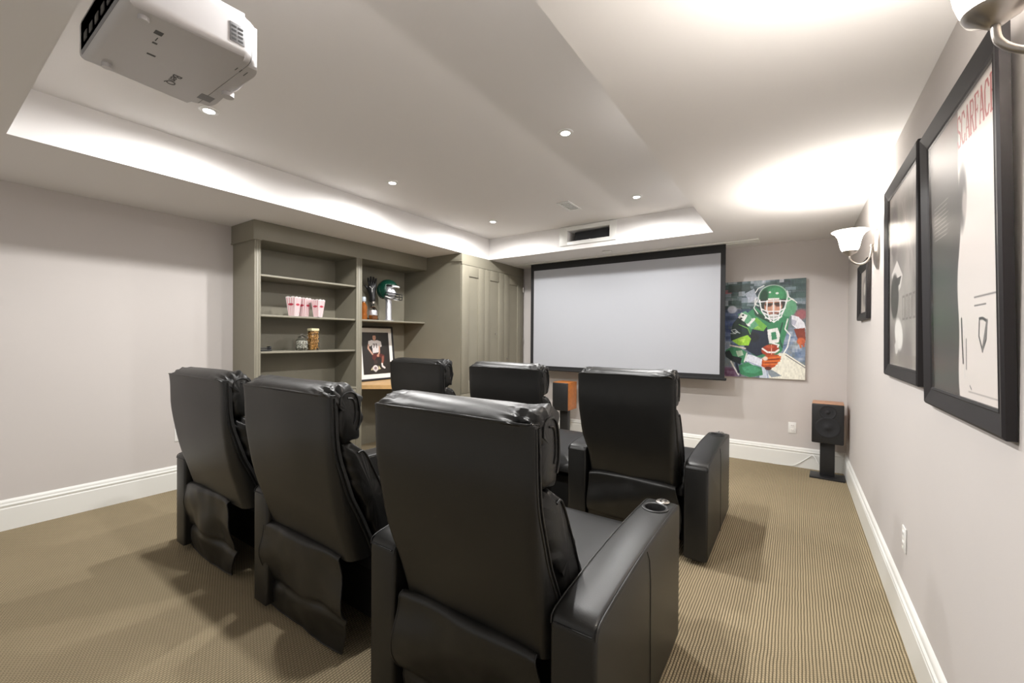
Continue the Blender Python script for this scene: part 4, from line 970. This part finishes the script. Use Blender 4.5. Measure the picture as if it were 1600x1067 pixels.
for lo, hi in (((vx0, vy0), (vx0+q, vy1)), ((vx1-q, vy0), (vx1, vy1)), ((vx0+q, vy0), (vx1-q, vy0+q)), ((vx0+q, vy1-q), (vx1-q, vy1))): box(bm, (*lo, ZT-.008), (*hi, ZT-.0005), .002)
fin('vent_frame', bm, OUTL, t)
boxobj('backing', (vx0+q, vy0+q, ZT-.003), (vx1-q, vy1-q, ZT-.0008), DARKMARK, t)
for k in range(7):
    yy = vy0+.03+k*.0385; bm = B(); box(bm, (vx0+q, yy, ZT-.007), (vx1-q, yy+.022, ZT-.0035), .001); fin('slat', bm, OUTL, t)
bm = B(); box(bm, (-1.96, 4.81, ZC-.022), (-1.85, 4.87, ZC-.0005), .008, 3); tag(fin('motion_sensor', bm, OUTL), 'small white ceiling sensor between the niche and the screen', 'sensor')

# ================================================================== OUTLETS
def outlet(M, label, tog=False):
    t = thing('wall_outlet', M.translation, label, 'outlet')
    bm = B(); box(bm, (-.036, -.006, -.058), (.036, 0, .058), .003, mtx=M); fin('cover_plate', bm, OUTL, t)
    for s_ in (-1, 1):
        bm = B(); box(bm, (-.017, -.008, s_*.024-.014), (.017, -.006, s_*.024+.014), .002, mtx=M); r_ = fin('receptacle', bm, WHITE, t)
        bm = B(); box(bm, (-.008, -.0086, s_*.024-.005), (-.0055, -.0079, s_*.024+.006), mtx=M); box(bm, (.0055, -.0086, s_*.024-.005), (.008, -.0079, s_*.024+.006), mtx=M); fin('slots', bm, DARKMARK, r_, None)
outlet(Matrix.Translation((-.025, YF-.0005, .416)), 'white wall outlet on the front wall left of the corner speaker')
outlet(Matrix.Translation((XR-.0005, 2.66, .431)) @ Matrix.Rotation(R(-90), 4, 'Z'), 'white wall outlet low on the right wall')
outlet(Matrix.Translation((XL+.0005, 1.425, .480)) @ Matrix.Rotation(R(90), 4, 'Z'), 'white wall outlet on the left wall beside the left recliner')

# ================================================================== PROJECTOR
pj = thing('projector', (-1.59, .5, 2.2), 'white ceiling-mounted projector hanging upside down at the top left', 'projector')
PX0, PX1, PY0, PY1, PZ0, PZ1 = -1.815, -1.375, .318, .665, 2.195, 2.325
def proj_shell(name, y0, y1, grow=0):
    """plan outline with softly bulged front, rounded lower and upper edges, cut between y0 and y1"""
    plan = [(PX0, PY0), (PX1, PY0)]
    for k in range(9):
        a = k/8*math.pi/2; plan.append((PX1-.085*(1-math.cos(a)), PY1-.075+.062*math.sin(a)))
    plan.append(((PX0+PX1)/2, PY1+.004))
    for k in range(9):
        a = (8-k)/8*math.pi/2; plan.append((PX0+.085*(1-math.cos(a)), PY1-.075+.062*math.sin(a)))
    bm = B(); prism_z(bm, plan, PZ0, PZ1)
    es = [e for e in bm.edges if abs(e.verts[0].co.z-e.verts[1].co.z) < 1e-6]
    bmesh.ops.bevel(bm, geom=es, offset=.024, segments=5, profile=.5, affect='EDGES')
    for yy, sgn in ((y0, -1), (y1, 1)):
        r_ = bmesh.ops.bisect_plane(bm, geom=bm.verts[:]+bm.edges[:]+bm.faces[:], plane_co=(0, yy, 0), plane_no=(0, sgn, 0), clear_outer=True)
        ee = [e for e in r_['geom_cut'] if isinstance(e, bmesh.types.BMEdge)]
        if ee: bmesh.ops.contextual_create(bm, geom=ee)
    return fin(name, bm, PROJ, pj, 35)
proj_shell('body', PY0-.01, PY1-.0525); proj_shell('front_bezel', PY1-.051, PY1+.05)
bm = B(); box(bm, (PX0+.012, PY0, PZ0+.012), (PX1-.012, PY0+.014, PZ1-.012), .006); fin('rear_panel', bm, PROJG, pj)
for k in range(5):
    bm = B(); box(bm, (PX0+.06+k*.06, PY0-.002, PZ0+.035), (PX0+.095+k*.06, PY0+.001, PZ0+.06), .001); fin('port', bm, BLKPL, pj)
bm = B(); cyl(bm, (PX0+.13, PY1-.010, (PZ0+PZ1)/2+.01), .042, .03, 32, 'Y'); lens = fin('lens_barrel', bm, BLKPL, pj)
bm = B(); cyl(bm, (PX0+.13, PY1+.006, (PZ0+PZ1)/2+.01), .032, .010, 28, 'Y'); fin('lens_glass', bm, GLASSW, lens)
bm = B(); box(bm, (PX1-.001, PY1-.115, PZ0+.03), (PX1+.0015, PY1-.075, PZ0+.085), .0005); v = fin('side_vent', bm, PROJG, pj)
for k in range(4):
    for q in range(2):
        bm = B(); box(bm, (PX1+.001, PY1-.111+q*.018, PZ0+.036+k*.012), (PX1+.0022, PY1-.098+q*.018, PZ0+.041+k*.012)); fin('slot', bm, BLKPL, v, None)
for (x, y) in ((PX0+.05, PY0+.05), (PX1-.05, PY0+.05)):
    bm = B(); cyl(bm, (x, y, PZ0-.006), .012, .012, 16); fin('rubber_foot', bm, PROJ, pj)
bm = B(); cyl(bm, (PX0+.19, PY1-.02, PZ0-.006), .018, .016, 20); fin('rubber_foot', bm, PROJ, pj)
me = text_mesh('BenQ', .034, .0005); me.transform(Matrix.Translation((-1.690, .512, PZ0-.0004)) @ Matrix.Rotation(R(180), 4, 'Y')); link('lettering', me, DARKMARK, pj)
bm = B(); box(bm, (-1.745, .595, PZ0-.0006), (-1.700, .635, PZ0+.0002)); fin('rating_sticker', bm, PROJG, pj, None, 'plain grey sticker on the underside')
bm = B()
for lo, hi in (((-1.475, .402), (-1.455, .420)), ((-1.510, .415), (-1.490, .417)), ((-1.528, .413), (-1.520, .424)), ((-1.60, .42), (-1.592, .44)), ((-1.465, .600), (-1.445, .602)), ((-1.465, .612), (-1.445, .614)), ((-1.475, .628), (-1.445, .630))): box(bm, (*lo, PZ0-.0008), (*hi, PZ0+.0002))
fin('printed_marks', bm, DARKMARK, pj, None, 'small dark printed marks on the underside')
bm = B(); cyl(bm, (-1.60, .50, (PZ1+ZT)/2+.01), .022, ZT-PZ1-.02, 20); cyl(bm, (-1.60, .50, ZT-.008), .055, .015, 28)
for dx, dy in ((-.1, -.07), (.1, -.07), (-.1, .07), (.1, .07)): tube(bm, [(-1.60, .50, PZ1+.035), (-1.60+dx, .50+dy, PZ1+.010), (-1.60+dx, .50+dy, PZ1-.002)], .006, 8)
cyl(bm, (-1.60, .50, PZ1+.035), .035, .03, 20); fin('ceiling_mount', bm, STEEL, pj)
bm = B(); tube(bm, smooth_pts([(PX1-.10, PY0-.002, PZ0+.06), (PX1-.10, PY0-.05, PZ0+.09), (PX1-.13, PY0-.02, PZ1+.08), (-1.60, .46, PZ1+.16), (-1.60, .47, ZT-.02)], 8), .0045, 8); fin('cable', bm, BLKPL, pj, 60)
bpy.context.view_layer.update()
